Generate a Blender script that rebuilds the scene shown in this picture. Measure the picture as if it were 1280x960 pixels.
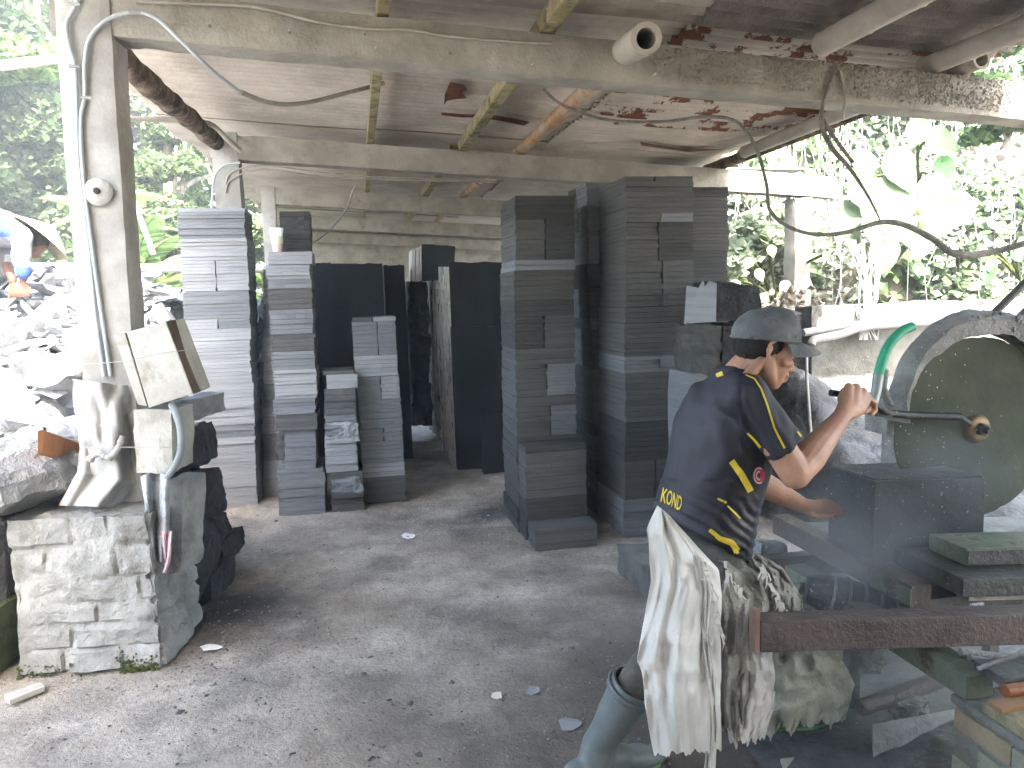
import bpy, bmesh, math, random
import numpy as np
from mathutils import Vector, Matrix, Quaternion, noise as mnoise
from mathutils.bvhtree import BVHTree
random.seed(7)
rng = np.random.default_rng(7)
R = math.radians
for o in list(bpy.data.objects):
    bpy.data.objects.remove(o)
scn = bpy.context.scene
C = scn.collection

# ---------------------------------------------------------------- camera
CAMZ = 1.45; FPX = 960.0; PITCH = R(6.5); ROLL = R(1.7)
cam = bpy.data.objects.new('camera', bpy.data.cameras.new('camera'))
C.objects.link(cam)
cam.data.sensor_width = 36; cam.data.lens = 36*FPX/1280
cam.data.clip_start = 0.05; cam.data.clip_end = 500
fwd = Vector((0, math.cos(PITCH), -math.sin(PITCH)))
right0 = Vector((1, 0, 0)); up0 = right0.cross(fwd)
cr = right0*math.cos(ROLL) - up0*math.sin(ROLL)
cu = up0*math.cos(ROLL) + right0*math.sin(ROLL)
M = Matrix((cr, cu, -fwd)).transposed().to_4x4()
M.translation = Vector((0, 0, CAMZ))
cam.matrix_world = M
scn.camera = cam

# ---------------------------------------------------------------- world, sun, exposure
SUN_EL = R(46); SUN_AZ = R(163)      # azimuth clockwise from +Y (the view direction)
w = bpy.data.worlds.new('World'); scn.world = w; w.use_nodes = True
wn = w.node_tree.nodes; wl = w.node_tree.links
bg = wn['Background']
sky = wn.new('ShaderNodeTexSky'); sky.sky_type = 'NISHITA'; sky.sun_disc = False
sky.sun_elevation = SUN_EL; sky.sun_rotation = SUN_AZ
sky.dust_density = 4.0; sky.air_density = 1.3; sky.ozone_density = 1.0
wl.new(sky.outputs[0], bg.inputs[0]); bg.inputs[1].default_value = 0.15
sd = bpy.data.lights.new('sun', 'SUN'); sd.energy = 2.5; sd.angle = R(0.6); sd.color = (1, .96, .9)
sun = bpy.data.objects.new('sun', sd); C.objects.link(sun)
sdir = Vector((math.sin(SUN_AZ)*math.cos(SUN_EL), math.cos(SUN_AZ)*math.cos(SUN_EL), math.sin(SUN_EL)))
sun.rotation_euler = sdir.to_track_quat('Z', 'Y').to_euler()
sun.location = sdir*30
scn.view_settings.view_transform = 'Standard'; scn.view_settings.look = 'None'
scn.view_settings.gamma = 1; scn.view_settings.use_curve_mapping = False
scn.view_settings.exposure = 3.92

# ---------------------------------------------------------------- where things stand
def ray(px, py):
    return (cr*((px-640)/FPX) + cu*(-(py-480)/FPX) + fwd)
def at(px, py, D):
    d = ray(px, py); t = D/d.y
    return Vector((0, 0, CAMZ)) + d*t
def gnd(px, py, z=0.0):
    d = ray(px, py); t = (z-CAMZ)/d.z
    return Vector((0, 0, CAMZ)) + d*t
TH = R(11.3); cT, sT = math.cos(TH), math.sin(TH)
UD = Vector((cT, sT, 0)); VD = Vector((-sT, cT, 0)); ZD = Vector((0, 0, 1))
def S(u, v, z=0.0): return UD*u + VD*v + ZD*z
def uv(p): return (p.dot(UD), p.dot(VD))
def on_v(px, py, v):
    d = ray(px, py); t = v/(d.dot(VD)); return Vector((0, 0, CAMZ)) + d*t
def on_u(px, py, u):
    d = ray(px, py); t = u/(d.dot(UD)); return Vector((0, 0, CAMZ)) + d*t

# ---------------------------------------------------------------- objects
def tag(o, label=None, cat=None, group=None, kind=None):
    if label: o['label'] = label
    if cat: o['category'] = cat
    if group: o['group'] = group
    if kind: o['kind'] = kind
    elif cat: o['kind'] = 'thing'
    return o
def empty(name, loc, label=None, cat=None, group=None):
    o = bpy.data.objects.new(name, None); C.objects.link(o)
    o.location = loc; o.empty_display_size = .1
    bpy.context.view_layer.update()
    return tag(o, label, cat, group)
def link(name, me, m=None, parent=None, smooth=False):
    o = bpy.data.objects.new(name, me); C.objects.link(o)
    if m is not None:
        me.materials.clear(); me.materials.append(m)
    if smooth:
        me.shade_smooth(); me.set_sharp_from_angle(angle=R(48))
    if parent is not None:
        o.parent = parent
        o.matrix_parent_inverse = Matrix.Translation(wloc(parent)).inverted()
    return o
def wloc(o):
    v = Vector(o.location) if o.parent is None else Vector((0, 0, 0))
    # children are built in world space and keep an identity transform
    return v if o.parent is None else Vector((0, 0, 0))
class MB:
    def __init__(s): s.v = []; s.f = []
    def add(s, vs, fs):
        n = len(s.v); s.v += [tuple(x) for x in vs]; s.f += [tuple(i+n for i in f) for f in fs]; return s
    def box(s, c, ax, ay, az):
        """c centre, ax ay az half-axes"""
        c = Vector(c); ax = Vector(ax); ay = Vector(ay); az = Vector(az)
        vs = [c+sx*ax+sy*ay+sz*az for sz in (-1, 1) for sy in (-1, 1) for sx in (-1, 1)]
        return s.add(vs, [(0, 2, 3, 1), (4, 5, 7, 6), (0, 1, 5, 4), (2, 6, 7, 3), (0, 4, 6, 2), (1, 3, 7, 5)])
    def sbox(s, u0, u1, v0, v1, z0, z1):
        return s.box(S((u0+u1)/2, (v0+v1)/2, (z0+z1)/2), UD*((u1-u0)/2), VD*((v1-v0)/2), ZD*((z1-z0)/2))
    def tube(s, pts, r, n=10, cap=True, hollow=0, ecc=1.0, jit=0):
        pts = [Vector(p) for p in pts]; m = len(pts)
        rs = r if isinstance(r, (list, tuple)) else [r]*m
        t0 = (pts[1]-pts[0]).normalized()
        a = t0.orthogonal().normalized()
        rings = []
        for i, p in enumerate(pts):
            t = (pts[min(i+1, m-1)]-pts[max(i-1, 0)])
            t = t.normalized() if t.length > 1e-9 else t0
            a = (a - t*a.dot(t)).normalized(); b = t.cross(a)
            q = 1+random.uniform(-jit, jit)
            rings.append([p+(a*math.cos(2*math.pi*k/n)+b*math.sin(2*math.pi*k/n)*ecc)*rs[i]*q for k in range(n)])
        vs = [x for g in rings for x in g]; fs = []
        for i in range(m-1):
            for k in range(n):
                fs.append((i*n+k, i*n+(k+1) % n, (i+1)*n+(k+1) % n, (i+1)*n+k))
        if cap and not hollow:
            fs.append(tuple(reversed(range(n)))); fs.append(tuple((m-1)*n+k for k in range(n)))
        s.add(vs, fs)
        return s
    def pipe(s, p0, p1, r, ri, n=20):
        p0 = Vector(p0); p1 = Vector(p1); t = (p1-p0).normalized(); a = t.orthogonal().normalized(); b = t.cross(a)
        vs = []
        for p, q in ((p0, r), (p1, r), (p1, ri), (p0, ri)):
            vs += [p+(a*math.cos(2*math.pi*k/n)+b*math.sin(2*math.pi*k/n))*q for k in range(n)]
        fs = [(j*n+k, j*n+(k+1) % n, ((j+1) % 4)*n+(k+1) % n, ((j+1) % 4)*n+k) for j in range(4) for k in range(n)]
        return s.add(vs, fs)
    def lathe(s, c, axis, prof, n=24, cap=True):
        """prof: (radius, height along axis)"""
        c = Vector(c); t = Vector(axis).normalized(); a = t.orthogonal().normalized(); b = t.cross(a)
        vs = []; m = len(prof)
        for r_, h in prof:
            vs += [c+t*h+(a*math.cos(2*math.pi*k/n)+b*math.sin(2*math.pi*k/n))*r_ for k in range(n)]
        fs = [(i*n+k, i*n+(k+1) % n, (i+1)*n+(k+1) % n, (i+1)*n+k) for i in range(m-1) for k in range(n)]
        if cap:
            fs.append(tuple(reversed(range(n)))); fs.append(tuple((m-1)*n+k for k in range(n)))
        return s.add(vs, fs)
    def prism(s, pts, ext):
        """closed polygon pts extruded by vector ext"""
        n = len(pts); ext = Vector(ext); pts = [Vector(p) for p in pts]
        vs = pts+[p+ext for p in pts]
        fs = [tuple(reversed(range(n))), tuple(range(n, 2*n))]+[(k, (k+1) % n, n+(k+1) % n, n+k) for k in range(n)]
        return s.add(vs, fs)
    def mesh(s, name='m'):
        me = bpy.data.meshes.new(name); me.from_pydata(s.v, [], s.f); me.validate(); me.update(); return me
    def build(s, name, m, parent=None, smooth=False, bevel=0, seg=2, fix=True):
        me = s.mesh(name)
        if fix or bevel:
            bm = bmesh.new(); bm.from_mesh(me)
            if fix: bmesh.ops.recalc_face_normals(bm, faces=bm.faces)
            if bevel:
                bmesh.ops.bevel(bm, geom=[e for e in bm.edges if len(e.link_faces) == 2 and e.calc_face_angle(0) > .5], offset=bevel, segments=seg, affect='EDGES', profile=.7)
            bm.to_mesh(me); bm.free()
        return link(name, me, m, parent, smooth)
def smooth_path(pts, k=6):
    pts = [Vector(p) for p in pts]; out = []
    for i in range(len(pts)-1):
        p0 = pts[max(i-1, 0)]; p1 = pts[i]; p2 = pts[i+1]; p3 = pts[min(i+2, len(pts)-1)]
        for j in range(k):
            t = j/k
            out.append(.5*((2*p1)+(-p0+p2)*t+(2*p0-5*p1+4*p2-p3)*t*t+(-p0+3*p1-3*p2+p3)*t**3))
    out.append(pts[-1]); return out
def evalmesh(o, name):
    dg = bpy.context.evaluated_depsgraph_get()
    me = bpy.data.meshes.new_from_object(o.evaluated_get(dg)); me.name = name
    bpy.data.objects.remove(o); return me
def modmesh(me, mods):
    o = bpy.data.objects.new('tmp', me); C.objects.link(o)
    for t, kw in mods:
        m = o.modifiers.new(t, t)
        for k, v in kw.items(): setattr(m, k, v)
    bpy.context.view_layer.update()
    return evalmesh(o, me.name)
def fbm(p, sc, oct=3, seed=0):
    q = Vector(p)*sc+Vector((seed*7.1, seed*3.3, seed*1.7)); a = 1; r = 0
    for _ in range(oct):
        r += a*mnoise.noise(q); q = q*2.03; a *= .5
    return r
def displace(me, fn):
    n = len(me.vertices); co = np.empty(n*3, np.float32); no = np.empty(n*3, np.float32)
    me.vertices.foreach_get('co', co); me.vertex_normals.foreach_get('vector', no); co = co.reshape(-1, 3); no = no.reshape(-1, 3)
    d = np.array([fn(Vector(p)) for p in co.tolist()], np.float32)
    me.vertices.foreach_set('co', (co+no*d[:, None]).ravel()); me.update(); return me
def hull_rock(c, r, n=16, scale=(1, 1, 1), rot=None, seed=None, sub=0, rough=.03, flat=.0):
    rr = random.Random(seed) if seed is not None else random
    bm = bmesh.new()
    for _ in range(n):
        d = Vector((rr.gauss(0, 1), rr.gauss(0, 1), rr.gauss(0, 1))).normalized()*rr.uniform(.8, 1)
        # push toward a box so the pieces look split, not round
        mx = max(abs(d.x), abs(d.y), abs(d.z)); d = d.lerp(d/mx, .6)
        bm.verts.new((d.x*scale[0]*r, d.y*scale[1]*r, d.z*scale[2]*r))
    bmesh.ops.convex_hull(bm, input=bm.verts)
    for v in [v for v in bm.verts if not v.link_faces]: bm.verts.remove(v)
    if sub:
        bmesh.ops.subdivide_edges(bm, edges=bm.edges, cuts=sub, use_grid_fill=True)
        bmesh.ops.triangulate(bm, faces=bm.faces)
        bm.normal_update()
        s0 = rr.uniform(0, 99)
        for v in bm.verts:
            v.co += v.normal*(fbm(v.co, 2.2/r, 4, s0)*rough*r)
    q = rot if rot is not None else Quaternion((rr.gauss(0, 1), rr.gauss(0, 1), rr.gauss(0, 1), rr.gauss(0, 1))).normalized()
    qm = q.to_matrix().to_4x4()
    bmesh.ops.transform(bm, matrix=Matrix.Translation(Vector(c))@qm, verts=bm.verts)
    bmesh.ops.recalc_face_normals(bm, faces=bm.faces)
    return bm
def bm_into(mb, bm):
    bm.verts.index_update()
    mb.add([v.co.copy() for v in bm.verts], [tuple(v.index for v in f.verts) for f in bm.faces]); bm.free()
def bm_obj(name, bm, m, parent=None, smooth=False):
    me = bpy.data.meshes.new(name); bm.to_mesh(me); bm.free(); return link(name, me, m, parent, smooth)

# ---------------------------------------------------------------- materials
def mat(name, c1, c2=None, scale=4.0, rough=.85, bump=.3, bscale=40.0, metal=0.0, spec=.3, stretch=(1, 1, 1),
        c3=None, s3=1.5, t3=(.55, .7), coat=0, bstretch=None, trans=0, dist=.02, alpha=1, sss=0, lo=.38, hi=.62):
    m = bpy.data.materials.new(name); m.use_nodes = True
    nt = m.node_tree; N = nt.nodes; L = nt.links; p = N['Principled BSDF']
    geo = N.new('ShaderNodeTexCoord')
    mp = N.new('ShaderNodeMapping'); mp.inputs['Scale'].default_value = stretch
    gp = N.new('ShaderNodeNewGeometry'); L.new(gp.outputs['Position'], mp.inputs[0])
    n1 = N.new('ShaderNodeTexNoise'); n1.inputs['Scale'].default_value = scale; n1.inputs['Detail'].default_value = 6; n1.inputs['Roughness'].default_value = .62
    L.new(mp.outputs[0], n1.inputs['Vector'])
    r1 = N.new('ShaderNodeValToRGB'); r1.color_ramp.elements[0].position = lo; r1.color_ramp.elements[1].position = hi
    c2 = c2 or tuple(min(1, x*1.35) for x in c1)
    r1.color_ramp.elements[0].color = (*c1, 1); r1.color_ramp.elements[1].color = (*c2, 1)
    L.new(n1.outputs[0], r1.inputs[0]); out = r1.outputs[0]
    if c3:
        n3 = N.new('ShaderNodeTexNoise'); n3.inputs['Scale'].default_value = s3; n3.inputs['Detail'].default_value = 8; n3.inputs['Roughness'].default_value = .7
        L.new(gp.outputs['Position'], n3.inputs['Vector'])
        r3 = N.new('ShaderNodeValToRGB'); r3.color_ramp.elements[0].position = t3[0]; r3.color_ramp.elements[1].position = t3[1]
        L.new(n3.outputs[0], r3.inputs[0])
        mx = N.new('ShaderNodeMix'); mx.data_type = 'RGBA'
        L.new(r3.outputs[0], mx.inputs[0]); L.new(out, mx.inputs[6]); mx.inputs[7].default_value = (*c3, 1); out = mx.outputs[2]
    L.new(out, p.inputs['Base Color'])
    p.inputs['Roughness'].default_value = rough; p.inputs['Metallic'].default_value = metal
    p.inputs['Specular IOR Level'].default_value = spec
    if coat: p.inputs['Coat Weight'].default_value = coat; p.inputs['Coat Roughness'].default_value = .15
    if trans: p.inputs['Transmission Weight'].default_value = trans
    if alpha < 1: p.inputs['Alpha'].default_value = alpha
    if sss:
        p.inputs['Subsurface Weight'].default_value = sss; p.inputs['Subsurface Scale'].default_value = .02
        p.inputs['Subsurface Radius'].default_value = (1, .35, .2)
    if bump:
        mb_ = N.new('ShaderNodeMapping'); mb_.inputs['Scale'].default_value = bstretch or stretch
        L.new(gp.outputs['Position'], mb_.inputs[0])
        nb = N.new('ShaderNodeTexNoise'); nb.inputs['Scale'].default_value = bscale; nb.inputs['Detail'].default_value = 5; nb.inputs['Roughness'].default_value = .65
        L.new(mb_.outputs[0], nb.inputs['Vector'])
        b = N.new('ShaderNodeBump'); b.inputs['Strength'].default_value = bump; b.inputs['Distance'].default_value = dist
        L.new(nb.outputs[0], b.inputs['Height']); L.new(b.outputs[0], p.inputs['Normal'])
    return m
def leafmat(name, c1, c2, rough=.6, scale=3, trans=.35):
    m = mat(name, c1, c2, scale=scale, rough=rough, bump=0, lo=.3, hi=.7)
    nt = m.node_tree; N = nt.nodes; L = nt.links; p = N['Principled BSDF']; o = N['Material Output']
    src = p.inputs['Base Color'].links[0].from_socket
    gi = [n for n in N if n.bl_idname == 'ShaderNodeNewGeometry'][0]
    # every leaf is its own island: shade them apart
    hs = N.new('ShaderNodeHueSaturation'); L.new(src, hs.inputs['Color'])
    mr = N.new('ShaderNodeMapRange'); mr.inputs[3].default_value = .55; mr.inputs[4].default_value = 1.5
    L.new(gi.outputs['Random Per Island'], mr.inputs[0]); L.new(mr.outputs[0], hs.inputs['Value'])
    L.new(hs.outputs[0], p.inputs['Base Color'])
    t = N.new('ShaderNodeBsdfTranslucent'); L.new(hs.outputs[0], t.inputs[0])
    mx = N.new('ShaderNodeMixShader'); mx.inputs[0].default_value = trans
    L.new(p.outputs[0], mx.inputs[1]); L.new(t.outputs[0], mx.inputs[2]); L.new(mx.outputs[0], o.inputs[0])
    return m
M_ = {}
M_['dirt'] = mat('dirt', (.23, .197, .158), (.50, .447, .378), scale=1.3, bump=1.0, bscale=60, c3=(.14, .126, .11), s3=2.0, t3=(.46, .70), dist=.02, rough=.9, lo=.35, hi=.65)
M_['conc'] = mat('concrete_plaster', (.27, .26, .24), (.39, .38, .355), scale=5, bump=.25, bscale=30, c3=(.27, .25, .22), s3=3, t3=(.58, .72))
M_['beam'] = mat('beam_concrete', (.24, .225, .195), (.36, .34, .30), scale=4, bump=.5, bscale=35, c3=(.17, .16, .135), s3=5, t3=(.56, .7))
M_['white'] = mat('limewashed_masonry', (.21, .21, .20), (.33, .33, .315), scale=6, bump=.8, bscale=28, c3=(.16, .157, .145), s3=5, t3=(.56, .7), dist=.03)
M_['roof'] = mat('roof_sheet', (.40, .365, .315), (.54, .50, .44), scale=2.0, bump=.35, bscale=40, c3=(.30, .26, .215), s3=1.6, t3=(.5, .72), stretch=(1, 1, 1))
M_['roofd'] = mat('roof_sheet_sooty', (.15, .135, .125), (.25, .23, .215), scale=3.0, bump=.9, bscale=70, c3=(.10, .09, .085), s3=2.2, t3=(.5, .7), dist=.03)
M_['roofr'] = mat('roof_sheet_rusty', (.34, .31, .27), (.46, .42, .37), scale=2.0, bump=.5, bscale=40, c3=(.12, .048, .026), s3=1.0, t3=(.53, .55))
[n for n in M_['roofr'].node_tree.nodes if n.bl_idname=='ShaderNodeTexNoise'][1].inputs['Scale'].default_value = 3.0
M_['wood'] = mat('wood_mossy', (.22, .19, .10), (.36, .32, .19), scale=9, bump=.5, bscale=60, c3=(.12, .10, .055), s3=8, t3=(.52, .62))
M_['bamboo'] = mat('bamboo', (.36, .20, .10), (.44, .29, .16), scale=7, bump=.3, bscale=40, c3=(.40, .36, .30), s3=7, t3=(.45, .6), rough=.6)
M_['bamboog'] = mat('bamboo_dusty', (.33, .30, .26), (.43, .40, .35), scale=5, bump=.3, bscale=40, rough=.75)
M_['bark'] = mat('bark', (.085, .05, .035), (.28, .22, .16), scale=10, bump=1, bscale=30, c3=(.04, .03, .025), s3=6, t3=(.5, .6), dist=.04)
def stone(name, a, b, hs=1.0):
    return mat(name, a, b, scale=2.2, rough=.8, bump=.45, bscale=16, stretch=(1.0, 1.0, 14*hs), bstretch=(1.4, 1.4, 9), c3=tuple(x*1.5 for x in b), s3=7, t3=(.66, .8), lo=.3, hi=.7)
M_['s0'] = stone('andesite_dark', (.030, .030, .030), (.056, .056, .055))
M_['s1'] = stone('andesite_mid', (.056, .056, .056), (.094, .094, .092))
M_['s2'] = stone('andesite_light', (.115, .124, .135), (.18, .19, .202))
M_['s3'] = stone('andesite_pale_lit', (.20, .208, .22), (.29, .298, .312))  # same stone made paler: light on the left stacks put into the colour
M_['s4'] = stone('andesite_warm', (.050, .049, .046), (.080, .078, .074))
M_['s4x'] = mat('grey_rock', (.075, .073, .068), (.13, .127, .12), scale=6, bump=.8, bscale=24)
M_['rough_stone'] = mat('andesite_split', (.016, .017, .019), (.040, .042, .046), scale=7, bump=1, bscale=22, dist=.05)
M_['rough_light'] = mat('andesite_split_dusty', (.20, .205, .215), (.33, .335, .345), scale=6, bump=1, bscale=20, dist=.05)
M_['boulder'] = mat('boulder', (.19, .19, .19), (.30, .30, .29), scale=5, bump=1, bscale=16, c3=(.22, .23, .24), s3=4, t3=(.55, .7), dist=.05)
M_['bigslab'] = mat('andesite_big_slab', (.006, .007, .009), (.015, .018, .022), scale=2, bump=.2, bscale=20, rough=.75)
M_['bigedge'] = mat('andesite_slab_edge', (.42, .40, .37), (.56, .54, .50), scale=12, bump=.8, bscale=40)

M_['roofm'] = mat('roof_sheet_grimy', (.24, .215, .185), (.36, .33, .29), scale=2.4, bump=.7, bscale=60, c3=(.15, .13, .11), s3=2.0, t3=(.5, .7))
def damp_and_powder():
    """dirt darkens where it is wet beside the saw and where black stone powder lies by the pillar"""
    m = M_['dirt']; nt = m.node_tree; N = nt.nodes; L = nt.links; p = N['Principled BSDF']; src = p.inputs['Base Color'].links[0].from_socket
    g = N.new('ShaderNodeNewGeometry'); nz = N.new('ShaderNodeTexNoise'); nz.inputs['Scale'].default_value = 2.6; nz.inputs['Detail'].default_value = 7; nz.inputs['Roughness'].default_value = .65; L.new(g.outputs['Position'], nz.inputs['Vector'])
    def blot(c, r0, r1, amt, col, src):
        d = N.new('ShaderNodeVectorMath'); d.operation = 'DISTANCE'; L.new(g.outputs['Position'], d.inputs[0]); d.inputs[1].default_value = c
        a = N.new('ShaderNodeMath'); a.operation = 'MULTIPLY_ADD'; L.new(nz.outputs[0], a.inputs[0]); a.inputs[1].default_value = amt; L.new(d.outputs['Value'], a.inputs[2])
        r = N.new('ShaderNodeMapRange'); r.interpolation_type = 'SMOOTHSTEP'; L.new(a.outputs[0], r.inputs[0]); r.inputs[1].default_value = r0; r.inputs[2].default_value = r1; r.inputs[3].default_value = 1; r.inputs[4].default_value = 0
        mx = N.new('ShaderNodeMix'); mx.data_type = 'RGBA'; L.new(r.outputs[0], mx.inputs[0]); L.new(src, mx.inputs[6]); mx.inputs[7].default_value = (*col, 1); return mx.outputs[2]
    nf = N.new('ShaderNodeTexNoise'); nf.inputs['Scale'].default_value = 42; nf.inputs['Detail'].default_value = 6; nf.inputs['Roughness'].default_value = .75; L.new(g.outputs['Position'], nf.inputs['Vector'])
    rf = N.new('ShaderNodeMapRange'); L.new(nf.outputs[0], rf.inputs[0]); rf.inputs[1].default_value = .32; rf.inputs[2].default_value = .68; rf.inputs[3].default_value = .78; rf.inputs[4].default_value = 1.24
    hs = N.new('ShaderNodeHueSaturation'); L.new(src, hs.inputs['Color']); L.new(rf.outputs[0], hs.inputs['Value']); src = hs.outputs[0]
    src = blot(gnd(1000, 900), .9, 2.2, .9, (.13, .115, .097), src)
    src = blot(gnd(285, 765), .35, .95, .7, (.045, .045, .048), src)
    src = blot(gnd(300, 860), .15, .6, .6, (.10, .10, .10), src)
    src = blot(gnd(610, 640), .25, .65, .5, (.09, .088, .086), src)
    L.new(src, p.inputs['Base Color'])
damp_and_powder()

# ================================================================ ground
def gz(x, y):
    p = Vector((x, y, 0))
    return fbm(p, .9, 2, 1)*.018+fbm(p, 5, 3, 2)*.010+max(0, fbm(p, 14, 3, 3)-.15)*.030
def ground():
    xs = np.concatenate([np.linspace(-60, -8, 14)[:-1], np.linspace(-8, -3, 25)[:-1], np.linspace(-3, 4, 175), np.linspace(4, 60, 22)[1:]])
    ys = np.concatenate([np.linspace(-30, .5, 12)[:-1], np.linspace(.5, 6.5, 150), np.linspace(6.5, 16, 40)[1:], np.linspace(16, 80, 12)[1:]])
    vs = []; nx = len(xs)
    for y in ys:
        for x in xs:
            z = 0
            if -3.2 < x < 4.2 and 0 < y < 7.5:
                p = Vector((x, y, 0))
                z = fbm(p, .9, 2, 1)*.018+fbm(p, 5, 3, 2)*.010+max(0, fbm(p, 14, 3, 3)-.15)*.030
            vs.append((x, y, z))
    fs = [(j*nx+i, j*nx+i+1, (j+1)*nx+i+1, (j+1)*nx+i) for j in range(len(ys)-1) for i in range(nx-1)]
    me = bpy.data.meshes.new('ground'); me.from_pydata(vs, [], fs)
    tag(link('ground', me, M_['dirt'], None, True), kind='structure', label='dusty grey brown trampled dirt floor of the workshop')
ground()

M_['crumb'] = mat('dusty_crumbs', (.17, .16, .145), (.32, .305, .28), scale=30, bump=0)
# loose chips and grit lying on the floor
def grit():
    mb = MB(); mb2 = MB()
    for i in range(5200):
        if i < 3600:
            px = random.uniform(20, 900); py = 640+320*random.random()**1.2; p = gnd(px, py)
        elif i < 4600:
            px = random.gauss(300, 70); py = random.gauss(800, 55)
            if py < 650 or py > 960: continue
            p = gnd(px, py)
        else:
            px = random.gauss(610, 35); py = random.gauss(635, 14); p = gnd(px, max(py, 600))
        if abs(p.x) > 3: continue
        r_ = random.choice([.003, .0035, .004, .005, .006, .008]) * (2.2 if random.random() < .05 else 1)
        bm_into(mb if random.random() < .62 else mb2, hull_rock(Vector((p.x, p.y, gz(p.x, p.y)+r_*.15)), r_, 7, (1, .8, .45), Quaternion((1, random.uniform(-.2, .2), random.uniform(-.2, .2), random.uniform(-3, 3))).normalized()))
    me = mb.mesh('stone_chips'); n1 = len(me.polygons)
    o = link('stone_chips', me, M_['crumb']); tag(o, 'small grey stone chips and grit scattered over the floor', 'grit', kind='stuff')
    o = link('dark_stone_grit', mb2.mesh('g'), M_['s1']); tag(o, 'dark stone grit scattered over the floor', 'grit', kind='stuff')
grit()

M_['bounce_sheet'] = mat('bounce_pale', (.42, .40, .37), (.55, .53, .50), bump=.4)
# ================================================================ shed: columns, beams, roof
def bz(u): return 2.52-.06*(u+1.1)          # underside of the beams
VB = [3.38, 6.05, 8.7, 11.35, 14.0]
COLV = VB[:4]
def rough_box(u0, u1, v0, v1, z0, z1, amp=.006, sc=7, cell=.07, slope=0, lean=(0, 0), seed=0, edge=.02):
    """plastered member: gridded box with a trowelled, chipped surface"""
    nu = max(1, round((u1-u0)/cell)); nv = max(1, round((v1-v0)/cell)); nz = max(1, round((z1-z0)/cell))
    bm = bmesh.new(); bmesh.ops.create_cube(bm, size=1)
    me = None
    vs = {}; out = []; fs = []
    def V(i, j, k):
        if (i, j, k) not in vs:
            u = u0+(u1-u0)*i/nu; v = v0+(v1-v0)*j/nv; z = z0+(z1-z0)*k/nz
            p = S(u+lean[0]*(z-z0), v+lean[1]*(z-z0), z-slope*(u-u0))
            n = Vector(((i == nu)-(i == 0), (j == nv)-(j == 0), (k == nz)-(k == 0)))
            ne = sum(abs(x) for x in n)
            d = fbm(p, sc, 3, seed)*amp - (.006 if ne > 1 else 0) - (max(0, fbm(p, 9, 2, seed+5)-.3)*edge if ne > 1 else 0)
            p = p + (UD*n.x+VD*n.y+ZD*n.z).normalized()*d
            vs[(i, j, k)] = len(out); out.append(p)
        return vs[(i, j, k)]
    for i in range(nu):
        for j in range(nv):
            fs.append((V(i, j, 0), V(i, j+1, 0), V(i+1, j+1, 0), V(i+1, j, 0))); fs.append((V(i, j, nz), V(i+1, j, nz), V(i+1, j+1, nz), V(i, j+1, nz)))
    for i in range(nu):
        for k in range(nz):
            fs.append((V(i, 0, k), V(i+1, 0, k), V(i+1, 0, k+1), V(i, 0, k+1))); fs.append((V(i, nv, k), V(i, nv, k+1), V(i+1, nv, k+1), V(i+1, nv, k)))
    for j in range(nv):
        for k in range(nz):
            fs.append((V(0, j, k), V(0, j, k+1), V(0, j+1, k+1), V(0, j+1, k))); fs.append((V(nu, j, k), V(nu, j+1, k), V(nu, j+1, k+1), V(nu, j, k+1)))
    bm.free()
    return MB().add(out, fs)
BEAMLAB = ['thick plastered concrete beam crossing the whole picture above the worker, nearest of the beams',
           'second concrete beam from the front, resting on the tops of both rear posts', 'third concrete roof beam, beyond the second one',
           'fourth concrete roof beam, seen above the big dark slabs', 'farthest concrete roof beam at the dim back of the shed']
for k, v in enumerate(VB):
    u0, u1 = (-1.10, 4.3) if k == 0 else (-.98, 4.1)
    mb = rough_box(u0, u1, v, v+.16, bz(u0), bz(u0)+.185, amp=.004 if k else .005, cell=.035 if k == 0 else .08, slope=.06, seed=k)
    o = mb.build('concrete_beam', M_['beam'], smooth=True, fix=False)
    tag(o, BEAMLAB[k], 'beam', 'concrete beams carrying the roof')
# splashed mud nodules on the right half of the near beam
mb = MB()
for i in range(2600):
    u = 1.25+random.random()**.7*2.0
    if random.random() > (u-1.2)/.9+.12: continue
    p = S(u, 3.378+random.uniform(-.002, .003), bz(u)+random.uniform(.03, .18))
    r_ = random.uniform(.0035, .008)
    bm_into(mb, hull_rock(p, r_, 6, (1, .8, 1.2), Quaternion()))
nb = bpy.data.objects
beam0 = [o for o in bpy.data.objects if o.get('label') == BEAMLAB[0]][0]
o = mb.build('mud_splash', M_['beam'], beam0, fix=False); tag(o, kind='stuff', label='crust of splashed stone mud on the beam')

colinfo = [(0, -1.11, .205, .20, .62, (.0, 0), 'near white plastered concrete post with two cables, standing on the whitewashed brick pillar'),
           (1, -.97, .19, .20, 0, (0, 0), 'second concrete post, behind the leftmost stack of slabs'),
           (2, -.93, .15, .20, 0, (0, 0), 'slim concrete post behind the stack with the drink cup'),
           (3, -.93, .18, .2, 0, (0, 0), 'far concrete post at the left back of the shed')]
for k, u, w_, d_, z0, ln, lab in colinfo:
    mb = rough_box(u, u+w_, VB[k]-.012 if k == 0 else VB[k]-.01, VB[k]+d_, z0, bz(u)+.19+(.0), amp=.006, cell=.03 if k == 0 else .06, lean=(.017 if k == 0 else 0, 0), seed=20+k)
    o = mb.build('concrete_post', M_['conc'], smooth=True, fix=False)
    tag(o, lab, 'post', 'concrete posts of the shed')
# right post with a crumbling foot
mb = rough_box(3.72, 3.88, 6.06, 6.24, 1.0, bz(3.8)-.005, amp=.012, cell=.04, seed=31)
o = mb.build('concrete_post', M_['conc'], smooth=True, fix=False)
tag(o, 'weathered mossy concrete post at the right, with foliage behind it and a crumbling foot', 'post', 'concrete posts of the shed')

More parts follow.
